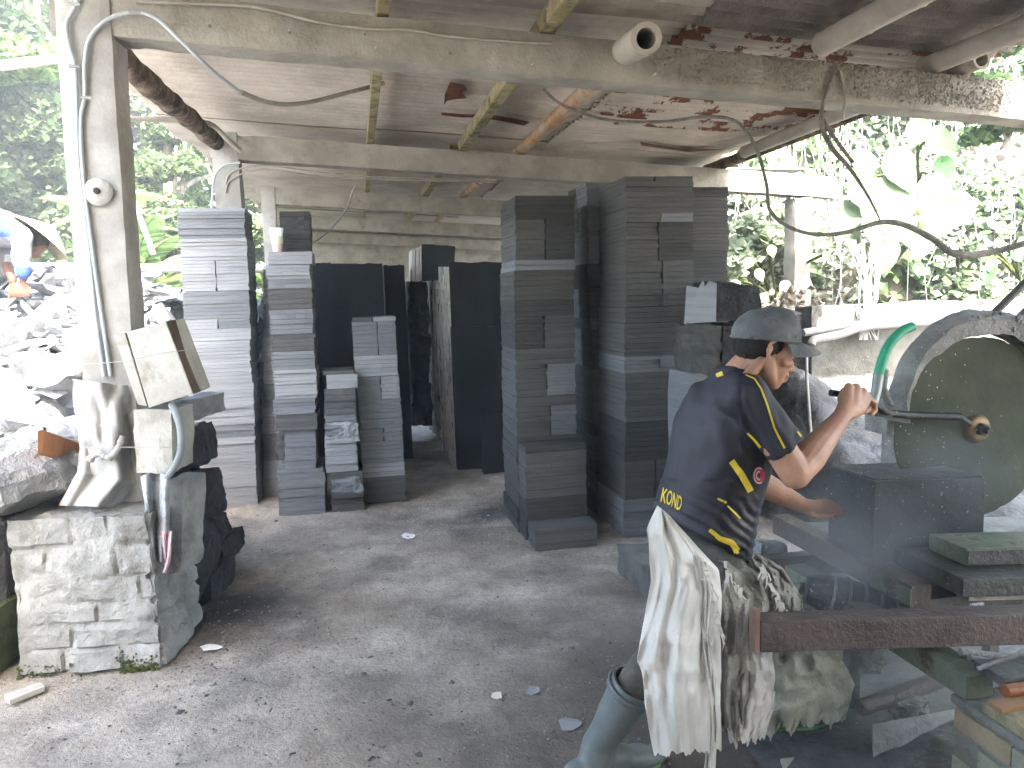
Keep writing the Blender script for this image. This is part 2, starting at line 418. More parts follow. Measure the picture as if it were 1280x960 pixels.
# roof of corrugated sheets: ridges run across the shed (along u)
RZ = lambda u: bz(u)+.185+.125
def roof():
    root = empty('corrugated_roof', S(1, 5, RZ(1)), 'dusty grey brown corrugated roof sheets over the whole shed, rusty patches at the right', 'roof')
    pitch = .095; wv = .93; v = -4.92; row = 0
    while v < 14.2:
        for c, (ua, ub) in enumerate(((-1.34, .22), (.1, 1.72), (1.6, 3.22), (3.1, 4.8))):
            if c == 3 and (v > 2.3 or v < -1.5): continue  # unseen right column, added to shade the ground beside the saw
            r_ = random.Random(row*7+c)
            dz = (.012 if c == 1 else 0)+r_.uniform(-.004, .004)+(.010 if row % 2 else 0)
            ub2 = ub+r_.uniform(-.05, .05)
            if c == 2: ub2 = ub+r_.uniform(-.12, .06)
            ua2 = ua+(r_.uniform(-.06, .05) if c == 0 else 0)
            nj = int((wv+.06)/pitch*8); nu = 6
            vs = []
            for j in range(nj+1):
                vv = v+(wv+.06)*j/nj
                ph = 2*math.pi*(vv)/pitch
                for i in range(nu+1):
                    uu = ua2+(ub2-ua2)*i/nu + (mnoise.noise(Vector((vv*9, c, row)))*.02 if i in (0, nu) else 0)
                    sag = math.sin(i*1.1+row)*.004+mnoise.noise(Vector((uu, vv, 3)))*.012
                    vs.append(S(uu, vv, RZ(uu)+dz+.040*(1-abs(math.sin(ph/2)))+sag))
            top = [p+Vector((0, 0, .006)) for p in vs]; n = len(vs)
            fs = []
            for j in range(nj):
                for i in range(nu):
                    a = j*(nu+1)+i
                    fs.append((a, a+nu+1, a+nu+2, a+1)); fs.append((n+a, n+a+1, n+a+nu+2, n+a+nu+1))
            for j in range(nj):
                for a in (j*(nu+1), j*(nu+1)+nu):
                    fs.append((a, a+nu+1, n+a+nu+1, n+a))
            m = M_['roof']
            if v > 2.2 and v+wv < 3.9 and c == 2: m = M_['roofd']
            if v < 3.3 and c == 1: m = M_['roofm']
            if v < 3.3 and c >= 2: m = M_['roofd']
            if c == 2 and 3.3 < v < 4.5: m = M_['roofr']
            o = MB().add(vs+top, fs).build('roof_sheet', m, root, smooth=True, fix=False)
            if m is M_['roofr']: o['label'] = 'roof sheet with peeling rust red paint'
        v += wv; row += 1
    return root
roof()
o = MB().sbox(-9, -1.75, -8, 3.1, -.05, .014).build('bounce_sheet', M_['bounce_sheet']); tag(o, kind='structure', label='unseen pale sheet left of the shed, added to bounce light inside')  # added out of view as a reflector for the open left side
# patches where the sheets have rusted through their coat
def under_roof(x, y):
    d = ray(x, y); t = 3.
    for _ in range(40):
        p = Vector((0, 0, CAMZ))+d*t; t *= (RZ(p.dot(UD))-.019-CAMZ)/(p.z-CAMZ)
    return Vector((0, 0, CAMZ))+d*t
M_['rust'] = mat('rust', (.07, .028, .018), (.20, .07, .035), scale=14, bump=.6, bscale=60)
rr_ = [o for o in bpy.data.objects if o.name == 'corrugated_roof'][0]
for poly in ([(563, 103), (572, 105), (580, 107), (584, 113), (577, 115), (583, 123), (570, 124), (559, 126), (555, 131), (556, 118)], [(552, 141), (575, 143), (600, 144), (598, 146), (578, 147), (552, 144)],
             [(604, 143), (640, 148), (662, 153), (655, 157), (630, 152), (606, 148)], [(750, 141), (768, 143), (766, 145), (751, 144)], [(800, 178), (850, 186), (905, 187), (860, 190), (802, 182)]):
    mbp = MB().prism([under_roof(x, y) for x, y in poly], (0, 0, .003)); mbp.build('rust_patch', M_['rust'], rr_)
# purlins lie on the beams along the shed axis
def vline(px, py):        # u of the purlin through a pixel at purlin height
    z = bz(1)+.22
    d = ray(px, py); 
    # solve z(u) = bz(u)+.22 along the ray
    t = 3.0
    for _ in range(40):
        p = Vector((0, 0, CAMZ))+d*t
        t *= (bz(p.dot(UD))+.22-CAMZ)/max(1e-4, p.z-CAMZ)
    return uv(Vector((0, 0, CAMZ))+d*t)
ub, _ = vline(468, 110)
o = MB().sbox(ub-.022, ub+.03, 0.4, 6.3, bz(ub)+.19, bz(ub)+.19+.07).build('wood_batten', M_['wood'], bevel=.004)
tag(o, 'flat yellowish mossy wood batten under the roof, leftmost, reaching over the near beam', 'batten', 'battens and poles under the roof')
o = MB().sbox(ub-.005, ub+.045, 6.3, 13.8, bz(ub)+.19, bz(ub)+.19+.07).build('wood_batten', M_['wood'], bevel=.004)
tag(o, 'mossy wood batten continuing behind the second beam towards the back', 'batten', 'battens and poles under the roof')
u2, _ = vline(603, 150)
o = MB().sbox(u2-.04, u2+.03, 0.4, 6.15, bz(u2)+.188, bz(u2)+.188+.08).build('wood_batten', M_['wood'], bevel=.012)
tag(o, 'thick mossy squared timber under the roof, between the flat batten and the orange bamboo', 'batten', 'battens and poles under the roof')
def bamboo(u, v0, v1, r_, m, z=None, label=None, hollow=False, du=0):
    mb = MB(); n = int((v1-v0)/.32)+1; pts = []; rs = []
    for i in range(n+1):
        v = v0+(v1-v0)*i/n
        for dv, q in ((-.012, 1.0), (0, 1.07), (.012, 1.0)):
            vv = v+dv
            if vv < v0 or vv > v1: continue
            uu = u+du*(vv-v0)
            pts.append(S(uu, vv, (z if z else bz(uu)+.19+r_)+math.sin(vv*1.3+u)*.006)); rs.append(r_*q)
    if hollow:
        mb.tube(pts, rs, 16, cap=False)
        mb.tube([p+VD*(.001 if i == 0 else 0) for i, p in enumerate(pts)], [q*.72 for q in rs], 16, cap=False)
        n_ = 16; k0 = 0; k1 = len(pts)*n_
        mb.f += [(k, (k+1) % n_, k1+(k+1) % n_, k1+k) for k in range(n_)]
    else:
        mb.tube(pts, rs, 14)
    o = mb.build('bamboo_pole', m, smooth=True)
    tag(o, label, 'pole', 'battens and poles under the roof'); return o
u3, _ = vline(680, 165)
bamboo(u3, 3.5, 7.6, .045, M_['bamboo'], label='orange brown bamboo pole under the roof, running up from the near beam')
bamboo(u3-.09, 7.7, 13.5, .04, M_['bamboo'], label='brown bamboo pole under the far part of the roof')
o = MB().pipe(at(808, 48, 3.16), at(778, 66, 3.62), .062, .040, 24).build('bamboo_pole', M_['bamboog'], smooth=True)
tag(o, 'cut open end of a thick hollow pole sticking out over the near beam', 'pole', 'battens and poles under the roof')
u5, _ = vline(1070, 40)
bamboo(u5, .5, 3.35, .055, M_['bamboog'], label='thick dusty bamboo pole at the top right, ending on the near beam')
u6, _ = vline(1220, 65)
bamboo(u6, .8, 3.50, .05, M_['bamboog'], label='dusty bamboo pole nearest the right eave, above the mud splashed beam')
u7, _ = vline(1180, 97)
bamboo(u7, 3.30, 5.6, .045, M_['bamboog'], label='short hollow bamboo pole end poking out on top of the near beam at the right', hollow=True)
u8, _ = vline(975, 180)
bamboo(u8, 3.5, 6.4, .045, M_['bark'], label='dark barked pole under the rusty roof sheets')
o = MB().sbox(u2-.1, u2-.02, 6.2, 13.8, bz(u2)+.188, bz(u2)+.26).build('wood_batten', M_['wood'], bevel=.01)
tag(o, 'mossy timber beyond the second beam, between the two far poles', 'batten', 'battens and poles under the roof')
# the barky log on the left wall line
pa = at(140, 62, 3.55); pb = at(270, 178, 5.7)
pts = smooth_path([pa, pa.lerp(pb, .3)+Vector((.01, 0, -.02)), pa.lerp(pb, .65)+Vector((-.01, 0, .01)), pb], 8)
o = MB().tube(pts, [.060+.005*math.sin(i*1.3) for i in range(len(pts))], 12, jit=.06).build('log', M_['bark'], smooth=True)
tag(o, 'dark weathered log with peeling bark under the left eave', 'log')
p = smooth_path([at(160, 148, 4.9), at(215, 150, 5.1), at(262, 155, 5.25), at(285, 175, 5.4), at(300, 188, 5.5)], 5)
o = MB().tube(p, [.014, .015, .016, .017, .018]+[.018]*(len(p)-5), 8).build('branch', M_['bamboog'], smooth=True)
tag(o, 'thin bent stick hanging below the barky log', 'branch')

# unseen walls behind and beside the viewer, added to block light
o = rough_box(-1.75, 5, -4.6, -4.45, 0, 2.6, amp=.01, cell=.4, seed=91).build('light_block_wall', M_['roofd'], fix=False); tag(o, 'plain unseen wall behind the viewer, added to block front light', 'wall')
o = rough_box(4.85, 5.0, -4.4, -.7, 0, 2.6, amp=.01, cell=.4, seed=92).build('light_block_wall', M_['roofd'], fix=False); tag(o, 'plain unseen side wall right of the saw, added to block light', 'wall')
o = rough_box(-1.75, -1.6, -4.4, 2.0, 0, 2.6, amp=.01, cell=.4, seed=93).build('light_block_wall', M_['roofd'], fix=False); tag(o, 'plain unseen wall left of the viewer, added to block light', 'wall')
# ================================================================ stone slab stacks
SLABS = []   # every slab: dict(c, hw, hd, hz, rot, mat, stack, label)
def uedge(px, D):  # u of a point seen at px (on the horizon height) at depth D
    return at(px, 365, D)
def stack(key, x0t, x1t, yt, x0b, x1b, yb, D, depth, thick=(.022, .034), tones=None, half=.25, jit=.004, name='', side=0, zbot=None, rough=0, zgap=.0003, seed=None, vfix=None):
    """front face from its pixel trapezoid at depth D; slabs of real size laid one on another"""
    rr = random.Random(seed if seed is not None else key)
    A = at(x0t, yt, D); B = at(x1t, yt, D)
    if zbot is None:
        pb0 = at(x0b, yb, D); zb = 0.0
    else: zb = zbot
    A0 = at(x0b, yb, D); B0 = at(x1b, yb, D)
    zt = (A.z+B.z)/2; z = zb
    vfr = lambda p: p.dot(VD)
    v0 = (vfr((A0+B0)/2)+vfr((A+B)/2))/2 if vfix is None else vfix
    tones = tones or ['s1', 's1', 's2', 's0']
    n = 0; grp = 0
    uA, uB, uA0, uB0 = A.dot(UD), B.dot(UD), A0.dot(UD), B0.dot(UD)
    while z < zt-.008:
        th = rr.uniform(*thick); k = rr.randint(2, 9)
        tone = rr.choice(tones); hf = rr.random() < half; sp = rr.uniform(.42, .58)
        tone2 = rr.choice(tones)
        du = rr.uniform(-1, 1)*jit*1.6
        for _ in range(k):
            if z+th > zt+.012: break
            f = (z-zb)/max(.01, zt-zb)
            l = uA0+(uA-uA0)*f; r = uB0+(uB-uB0)*f
            parts = [(l, r, tone)] if not hf else [(l, l+(r-l)*sp-.0008, tone), (l+(r-l)*sp+.0008, r, tone2)]
            for (a, b, tn) in parts:
                SLABS.append(dict(u=(a+b)/2+du+rr.gauss(0, jit*.3), v=v0+depth/2+rr.gauss(0, jit*.8), z=z+th/2, hu=(b-a)/2, hv=depth/2+rr.uniform(-.004, .004), hz=th/2-zgap,
                                  rot=rr.gauss(0, .006), mat=tn, stack=key, n=n, name=name, D=D, rough=rough, part=(0 if len(parts) == 1 else (1 if a == l else 2)), top=False))
            n += 1; z += th
        if rr.random() < .25: z += .002
    for s in SLABS[-2:]:
        if s['n'] == n-1: s['top'] = True
    return dict(u0=uA, u1=uB, v0=v0, v1=v0+depth, z=z, u0b=uA0, u1b=uB0)
def gD(px, py): return gnd(px, py).y
blue = ['s2', 's3', 's2', 's3', 's1', 's3']
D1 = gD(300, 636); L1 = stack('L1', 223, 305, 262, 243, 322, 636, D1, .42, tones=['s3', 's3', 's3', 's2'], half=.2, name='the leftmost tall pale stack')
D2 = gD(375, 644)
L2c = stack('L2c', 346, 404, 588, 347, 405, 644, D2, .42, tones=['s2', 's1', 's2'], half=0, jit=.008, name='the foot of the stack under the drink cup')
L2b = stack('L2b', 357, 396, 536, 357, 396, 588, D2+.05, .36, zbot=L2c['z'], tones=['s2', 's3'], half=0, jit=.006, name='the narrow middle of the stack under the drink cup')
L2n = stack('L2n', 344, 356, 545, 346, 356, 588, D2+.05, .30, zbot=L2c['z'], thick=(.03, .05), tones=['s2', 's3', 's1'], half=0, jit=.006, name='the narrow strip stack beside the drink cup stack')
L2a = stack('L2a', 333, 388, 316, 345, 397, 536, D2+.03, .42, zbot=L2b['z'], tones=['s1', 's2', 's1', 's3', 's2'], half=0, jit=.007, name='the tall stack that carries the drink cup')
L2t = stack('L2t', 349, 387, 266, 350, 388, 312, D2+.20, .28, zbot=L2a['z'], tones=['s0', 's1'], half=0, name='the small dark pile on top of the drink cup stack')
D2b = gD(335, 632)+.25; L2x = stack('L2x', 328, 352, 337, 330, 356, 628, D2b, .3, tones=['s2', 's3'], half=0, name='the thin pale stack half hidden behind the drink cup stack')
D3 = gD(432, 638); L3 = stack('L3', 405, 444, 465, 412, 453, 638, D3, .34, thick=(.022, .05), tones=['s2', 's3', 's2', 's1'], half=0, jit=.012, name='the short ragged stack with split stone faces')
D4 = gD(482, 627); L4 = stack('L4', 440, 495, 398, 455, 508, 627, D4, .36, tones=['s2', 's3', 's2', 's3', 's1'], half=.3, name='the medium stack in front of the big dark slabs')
dk = ['s0', 's1', 's1', 's4', 's1', 's2']  # same stone in darker tones: the towers' shade put into the colour
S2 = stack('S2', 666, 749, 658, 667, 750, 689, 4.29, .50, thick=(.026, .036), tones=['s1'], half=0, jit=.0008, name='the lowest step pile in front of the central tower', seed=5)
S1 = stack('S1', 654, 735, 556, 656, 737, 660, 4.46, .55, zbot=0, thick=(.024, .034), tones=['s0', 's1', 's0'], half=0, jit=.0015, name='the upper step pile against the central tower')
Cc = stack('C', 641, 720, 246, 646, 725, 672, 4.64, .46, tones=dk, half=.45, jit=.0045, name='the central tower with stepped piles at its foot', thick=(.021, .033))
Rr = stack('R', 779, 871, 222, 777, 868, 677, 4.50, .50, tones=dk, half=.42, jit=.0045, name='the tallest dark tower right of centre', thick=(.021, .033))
ur = Rr['u0b']; 
def ustack(key, u0, u1, v0, v1, zt, **k):
    """same, placed by shed coordinates"""
    rr = random.Random(key); z = k.get('z0', 0.); n = 0; jit = k.get('jit', .004)
    while z < zt:
        th = rr.uniform(.021, .034); tone = rr.choice(k['tones']); hf = rr.random() < k.get('half', .3); sp = rr.uniform(.4, .6); t2 = rr.choice(k['tones']); du = rr.uniform(-1, 1)*jit*2
        for _ in range(rr.randint(2, 9)):
            if z > zt: break
            ln = k.get('lean', 0)*z
            ps = [(v0, v1, tone)] if not hf else [(v0, v0+(v1-v0)*sp-.002, tone), (v0+(v1-v0)*sp+.002, v1, t2)]
            for (a, b, tn) in ps:
                SLABS.append(dict(u=(u0+u1)/2+ln+du+rr.gauss(0, jit*.6), v=(a+b)/2, z=z+th/2, hu=(u1-u0)/2, hv=(b-a)/2, hz=th/2-.0008, rot=rr.gauss(0, .006), mat=tn, stack=key, n=n, name=k['name'], D=v0, rough=0, part=(0 if len(ps) == 1 else (1 if a == v0 else 2)), top=False))
            n += 1; z += th
    SLABS[-1]['top'] = True
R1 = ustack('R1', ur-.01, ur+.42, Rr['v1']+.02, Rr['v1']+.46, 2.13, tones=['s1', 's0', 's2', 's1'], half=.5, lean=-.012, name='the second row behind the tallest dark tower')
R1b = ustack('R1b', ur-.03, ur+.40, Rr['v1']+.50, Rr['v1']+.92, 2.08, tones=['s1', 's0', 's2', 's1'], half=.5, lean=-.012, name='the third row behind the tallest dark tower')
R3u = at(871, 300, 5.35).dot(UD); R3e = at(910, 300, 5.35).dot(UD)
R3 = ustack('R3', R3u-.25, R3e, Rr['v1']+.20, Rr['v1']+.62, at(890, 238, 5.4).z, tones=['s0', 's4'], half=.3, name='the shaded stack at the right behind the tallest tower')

def slab_mesh(s, r=None):
    """a sawn slab: slightly wavy sawn edges and chipped arrises"""
    rr = random.Random(hash((s['stack'] if isinstance(s['stack'], int) else sum(map(ord, s['stack'])), s['n'], s['part'])))
    hu, hv, hz = s['hu'], s['hv'], s['hz']; ch = min(.0013, hz*.2)
    nu, nv = 5, 4
    ring = []
    for i in range(nu): ring.append((-hu+2*hu*i/nu, -hv, 0, -1))
    for i in range(nv): ring.append((hu, -hv+2*hv*i/nv, 1, 0))
    for i in range(nu): ring.append((hu-2*hu*i/nu, hv, 0, 1))
    for i in range(nv): ring.append((-hu, hv-2*hv*i/nv, -1, 0))
    off = [rr.gauss(0, .0012)-(.004*rr.random() if rr.random() < .12 else 0) for _ in ring]
    vs = []
    ca, sa = math.cos(s['rot']), math.sin(s['rot'])
    for z, ins in ((-hz, ch), (-hz+ch, 0), (hz-ch, 0), (hz, ch)):
        for q, (x, y, nx, ny) in enumerate(ring):
            o_ = off[q]-ins
            corner = q in (0, nu, nu+nv, 2*nu+nv)
            X = x+nx*o_+(-math.copysign(ch+.001, x) if corner else 0); Y = y+ny*o_+(-math.copysign(ch+.001, y) if corner and ny == 0 else 0)
            X, Y = X*ca-Y*sa, X*sa+Y*ca
            vs.append(UD*X+VD*Y+ZD*z)
    n = len(ring); fs = [tuple(reversed(range(n))), tuple(3*n+k for k in range(n))]
    for j in range(3):
        for k in range(n): fs.append((j*n+k, j*n+(k+1) % n, (j+1)*n+(k+1) % n, (j+1)*n+k))
    return vs, fs
def build_slabs():
    vis = []
    order = {}
    for s in SLABS:
        s['score'] = (2*s['hu'])*(2*s['hz'])/(s['D']**2)
        if s['stack'] in ('R1', 'R1b'): s['score'] = .12*s['hz']/(s['v']**2)*.9
        if s['stack'] == 'R3': s['score'] *= .3
        if s['stack'] == 'R' and s['z'] < .95: s['score'] *= .9
        if s['top']: s['score'] += 1
    SLABS.sort(key=lambda s: -s['score'])
    ind, rest = SLABS[:300], SLABS[300:]
    HT = {}
    for s in SLABS:
        h = HT.setdefault(s['stack'], [9, -9]); h[0] = min(h[0], s['z']); h[1] = max(h[1], s['z'])
    for s in ind:
        vs, fs = slab_mesh(s)
        me = bpy.data.meshes.new('stone_slab'); me.from_pydata(vs, [], fs); me.update()
        o = link('stone_slab', me, M_[s['mat']])
        o.location = S(s['u'], s['v'], s['z'])
        hs = HT[s['stack']]; f = (s['z']-hs[0])/max(.01, hs[1]-hs[0])
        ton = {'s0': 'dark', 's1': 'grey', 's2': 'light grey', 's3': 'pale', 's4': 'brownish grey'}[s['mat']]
        where = ('low' if f < .33 else 'halfway up' if f < .66 else 'high') + ' in ' if hs[1]-hs[0] > .5 else 'in '
        if s['top']: lab = 'topmost slab of '+s['name']
        else: lab = ton+' '+['', 'left half ', 'right half '][s['part']]+'slab '+where+s['name']
        tag(o, lab, 'stone slab', 'sawn slabs of '+s['name'])
    bym = {}
    for s in rest:
        vs, fs = slab_mesh(s); c = S(s['u'], s['v'], s['z'])
        bym.setdefault(s['mat'], MB()).add([v+c for v in vs], fs)
    keys = list(bym); allv = []; allf = []; mi = []
    for i, k in enumerate(keys):
        n = len(allv); allv += bym[k].v; allf += [tuple(a+n for a in f) for f in bym[k].f]; mi += [i]*len(bym[k].f)
    me = bpy.data.meshes.new('stacked_slabs'); me.from_pydata(allv, [], allf)
    o = link('stacked_slabs', me)
    for k in keys: me.materials.append(M_[k])
    me.polygons.foreach_set('material_index', mi); me.update()
    tag(o, 'further sawn grey stone slabs filling the same stacks', 'stone slabs', kind='stuff')
    print('slabs', len(SLABS))
build_slabs()

# split-faced stones set into the ragged short stack, and other loose blocks
def block(name, corners, ext, m, label, cat='stone block', rough=.02, cuts=6, group=None, parent=None, sc=9):
    """prism with broken faces"""
    mb = MB().prism(corners, ext); me = mb.mesh(name)
    bm = bmesh.new(); bm.from_mesh(me); bmesh.ops.recalc_face_normals(bm, faces=bm.faces)
    bmesh.ops.subdivide_edges(bm, edges=bm.edges, cuts=cuts, use_grid_fill=True)
    bm.normal_update()
    for v in bm.verts: v.co += v.normal*fbm(v.co, sc, 4, 3)*rough
    o = bm_obj(name, bm, m, parent); 
    return tag(o, label, cat, group)
for i, (x0, x1, y0, y1, lab) in enumerate(((409, 449, 529, 552, 'split faced rough grey stone low in the short ragged stack, upper of two'),
                                      (413, 453, 596, 617, 'split faced rough grey stone at the bottom of the short ragged stack'))):
    D = D3-.012
    block('split_stone', [at(x0, y0, D), at(x1, y0, D), at(x1+1, y1, D), at(x0+1, y1, D)], VD*.05, M_['rough_light'] if i == 0 else M_['s2'], lab, rough=.02, cuts=8, sc=14, group='rough blocks')

# three odd blocks behind the worker's head
P = lambda x, y, D: at(x, y, D)
Db = 4.12
a = P(855, 406, Db); b = P(895, 404, Db+.03)
o = block('stone_block', [P(896, 402, Db), P(951, 399, Db+.04), P(951, 357, Db+.04), P(935, 356, Db), P(920, 352, Db), P(897, 353, Db)], VD*.30-UD*.0, M_['rough_stone'], 'dark broken stone block with pale notched left face, topmost behind the worker', rough=.015, group='rough blocks')
# its pale left face is part of the same block
me_ = MB().prism([P(855, 405, Db+.14), P(895, 402, Db-.004), P(896, 354, Db-.004), P(886, 351, Db+.02), P(881, 358, Db+.05), P(878, 351, Db+.06), P(873, 360, Db+.08), P(858, 357, Db+.12)], UD*.05+VD*.09).build('pale_face', M_['s3'], o)
block('stone_block', [P(862, 466, Db+.03), P(902, 466, Db-.05), P(903, 407, Db-.05), P(864, 407, Db+.03)], VD*.3+UD*.04, M_['s4'], 'split grey brown stone block, middle of the pile behind the worker', rough=.035, group='rough blocks', cuts=9)
block('stone_block', [P(902.5, 466, Db-.03), P(942, 464, Db+.0), P(942, 406, Db+.0), P(903.5, 406, Db-.03)], VD*.3, M_['rough_stone'], 'blackish stone block just above the worker shoulder, right one of the middle pair', rough=.02, group='rough blocks')
block('stone_block', [gnd(862, 700)+Vector((0, .0, 0)), P(945, 700, Db), P(945, 466.5, Db), P(863, 467, Db)], VD*.3, M_['s2'], 'pale concrete block pile hidden behind the worker, under the two stone blocks', rough=.01, group='rough blocks')
# low slab step at the foot of the tallest tower
zt = .14
p = [gnd(772, 680, zt), gnd(813, 716, zt), gnd(900, 712, zt), gnd(900, 676, zt)]
block('stone_block', p, (0, 0, -.20), M_['s4x'], 'low wide grey stone block at the foot of the tallest tower beside the apron', rough=.012, group='rough blocks', cuts=8)

# ---------------------------------------------------------------- big dark slabs at the back
def bigslab(p0, p1, zt, th, lab, m='bigslab', lean=0., z0=0, group='big dark slabs', edge=None):
    p0 = Vector((p0.x, p0.y, z0)); p1 = Vector((p1.x, p1.y, z0))
    mb = MB(); k = 8; vs = []
    top = lambda i: zt+random.uniform(-.006, .006)
    ps = [p0.lerp(p1, i/k) for i in range(k+1)]
    poly = ps+[Vector((q.x, q.y, top(0)))+VD*lean for q in reversed(ps)]
    mb.prism(poly, VD*th); o = mb.build('big_slab', M_[m]); tag(o, lab, 'stone slab', group)
    return o
def pxslab(x0, x1, yt, D, th, lab, **k):
    a = at(x0, 450, D); b = at(x1, 450, D); b = a+UD*((b-a).dot(UD)); zt = at((x0+x1)/2, yt, D).z
    return bigslab(a, b, zt, th, lab, **k)
pxslab(418, 484, 329, 6.55, .30, 'big dark polished slab, widest of the three behind the medium stack')
pxslab(391, 419, 328, 6.75, .28, 'big dark slab close behind the drink cup stack')
pxslab(485, 511, 331, 6.9, .3, 'narrow big dark slab at the right of the three behind the medium stack')
for i in range(9):
    D = 6.5+i*.17; x0 = 566-i*3.9; x1 = 640
    a = at(x0, 450, D); th = .055+.02*(i % 3)
    o = pxslab(x0, x1, 327+(3 if i % 2 else 0)+i*.7, D, th,
               ['big dark slab standing at the front of the leaning pack beside the central tower', 'big standing slab in the leaning pack, its pale rough edge showing'][min(i, 1)], group='big standing slab pack', m='bigslab', lean=.02)
    e = MB(); n = 26; zt = at(x0, 330, D).z-.02
    for j in range(n):
        z0 = zt*j/n; z1 = zt*(j+1)/n-.001; q = random.uniform(.0, .016)
        c = S(a.dot(UD)-.006-q/2, a.dot(VD)+th/2+.02*(z0/zt), (z0+z1)/2)
        e.box(c, UD*(.008+q/2), VD*(th/2-.002), ZD*((z1-z0)/2))
    e.build('raw_edge', M_['bigedge'], o)
pxslab(567, 630, 409, 6.38, .09, 'dark slab leaning low against the front of the big slab pack', group='big standing slab pack', lean=.05)
pxslab(600, 634, 520, 6.2, .08, 'small dark slab at the bottom right of the big slab pack', group='big standing slab pack', lean=.04)
# dark split blocks between the two groups, and pile on top
for i, (x0, x1, y0, y1, D) in enumerate(((510, 536, 352, 418, 7.2), (513, 537, 419, 480, 7.2), (515, 540, 481, 532, 7.2))):
    block('split_stone', [at(x0, y1, D), at(x1, y1, D), at(x1, y0, D), at(x0, y0, D)], VD*.3, M_['rough_stone'],
          ['black split stone block, top one of the column in the dark gap', 'black split stone block, middle one of the column in the dark gap', 'black split stone block, lowest of the column in the dark gap'][i], rough=.03, cuts=7, group='rough blocks')
o = MB().prism([gnd(505, 534, .1), gnd(512, 552, .1), gnd(556, 551, .1), gnd(560, 530, .1)], (0, 0, -.12)).build('stone_plinth', M_['bigedge'], bevel=.01)
tag(o, 'pale brown stone foot block lit at the base of the standing slab pack', 'stone block')
a = at(517, 352, 7.0)
for i, (x0, x1) in enumerate(((515, 519), (520, 523.5), (524.5, 527))):
    o = block('stone_strip', [at(x0, 351, 7.0), at(x1, 351, 7.0), at(x1, 311-i*2, 7.0), at(x0, 312-i*2, 7.0)], VD*.4, M_['bigedge'], ['pale edged thin slab on end, left one of three above the black split blocks', 'pale edged thin slab on end, middle one of three above the black split blocks', 'pale edged thin slab on end, right one of three above the black split blocks'][i], cat='stone slab', rough=.004, cuts=4, group='slabs on end')
block('stone_block', [at(528, 351, 7.0), at(568, 349, 7.0), at(569, 308, 7.0), at(529, 305, 7.0)], VD*.35, M_['bigslab'], 'small dark slab pile lying high up between the two groups of big slabs', rough=.008, group='rough blocks')
# back wall and shadowy stacks
o = rough_box(-1.2, 4.2, 14.25, 14.4, 0, 2.75, amp=.01, cell=.3, seed=77).build('rear_wall', M_['beam'], smooth=True, fix=False); tag(o, 'dim plastered wall closing the back of the shed', 'wall')
for i, (u0, u1, v0, zt) in enumerate(((-.2, .5, 9.2, 1.7), (.6, 1.3, 9.6, 1.5), (1.4, 2.6, 8.2, 1.75), (2.0, 3.4, 7.2, 1.6))):
    mb = MB(); z = 0; rr = random.Random(i)
    while z < zt:
        h = rr.uniform(.05, .12); mb.sbox(u0+rr.uniform(-.02, .02), u1+rr.uniform(-.02, .02), v0, v0+.5, z, z+h-.002); z += h
    o = mb.build('slab_pile', M_['s0']); tag(o, ['dim slab pile deep at the back, leftmost', 'dim slab pile deep at the back, second from left', 'dim slab pile behind the standing slab pack', 'dim slab pile hidden behind the central tower'][i], 'stone pile', 'dim piles at the back')
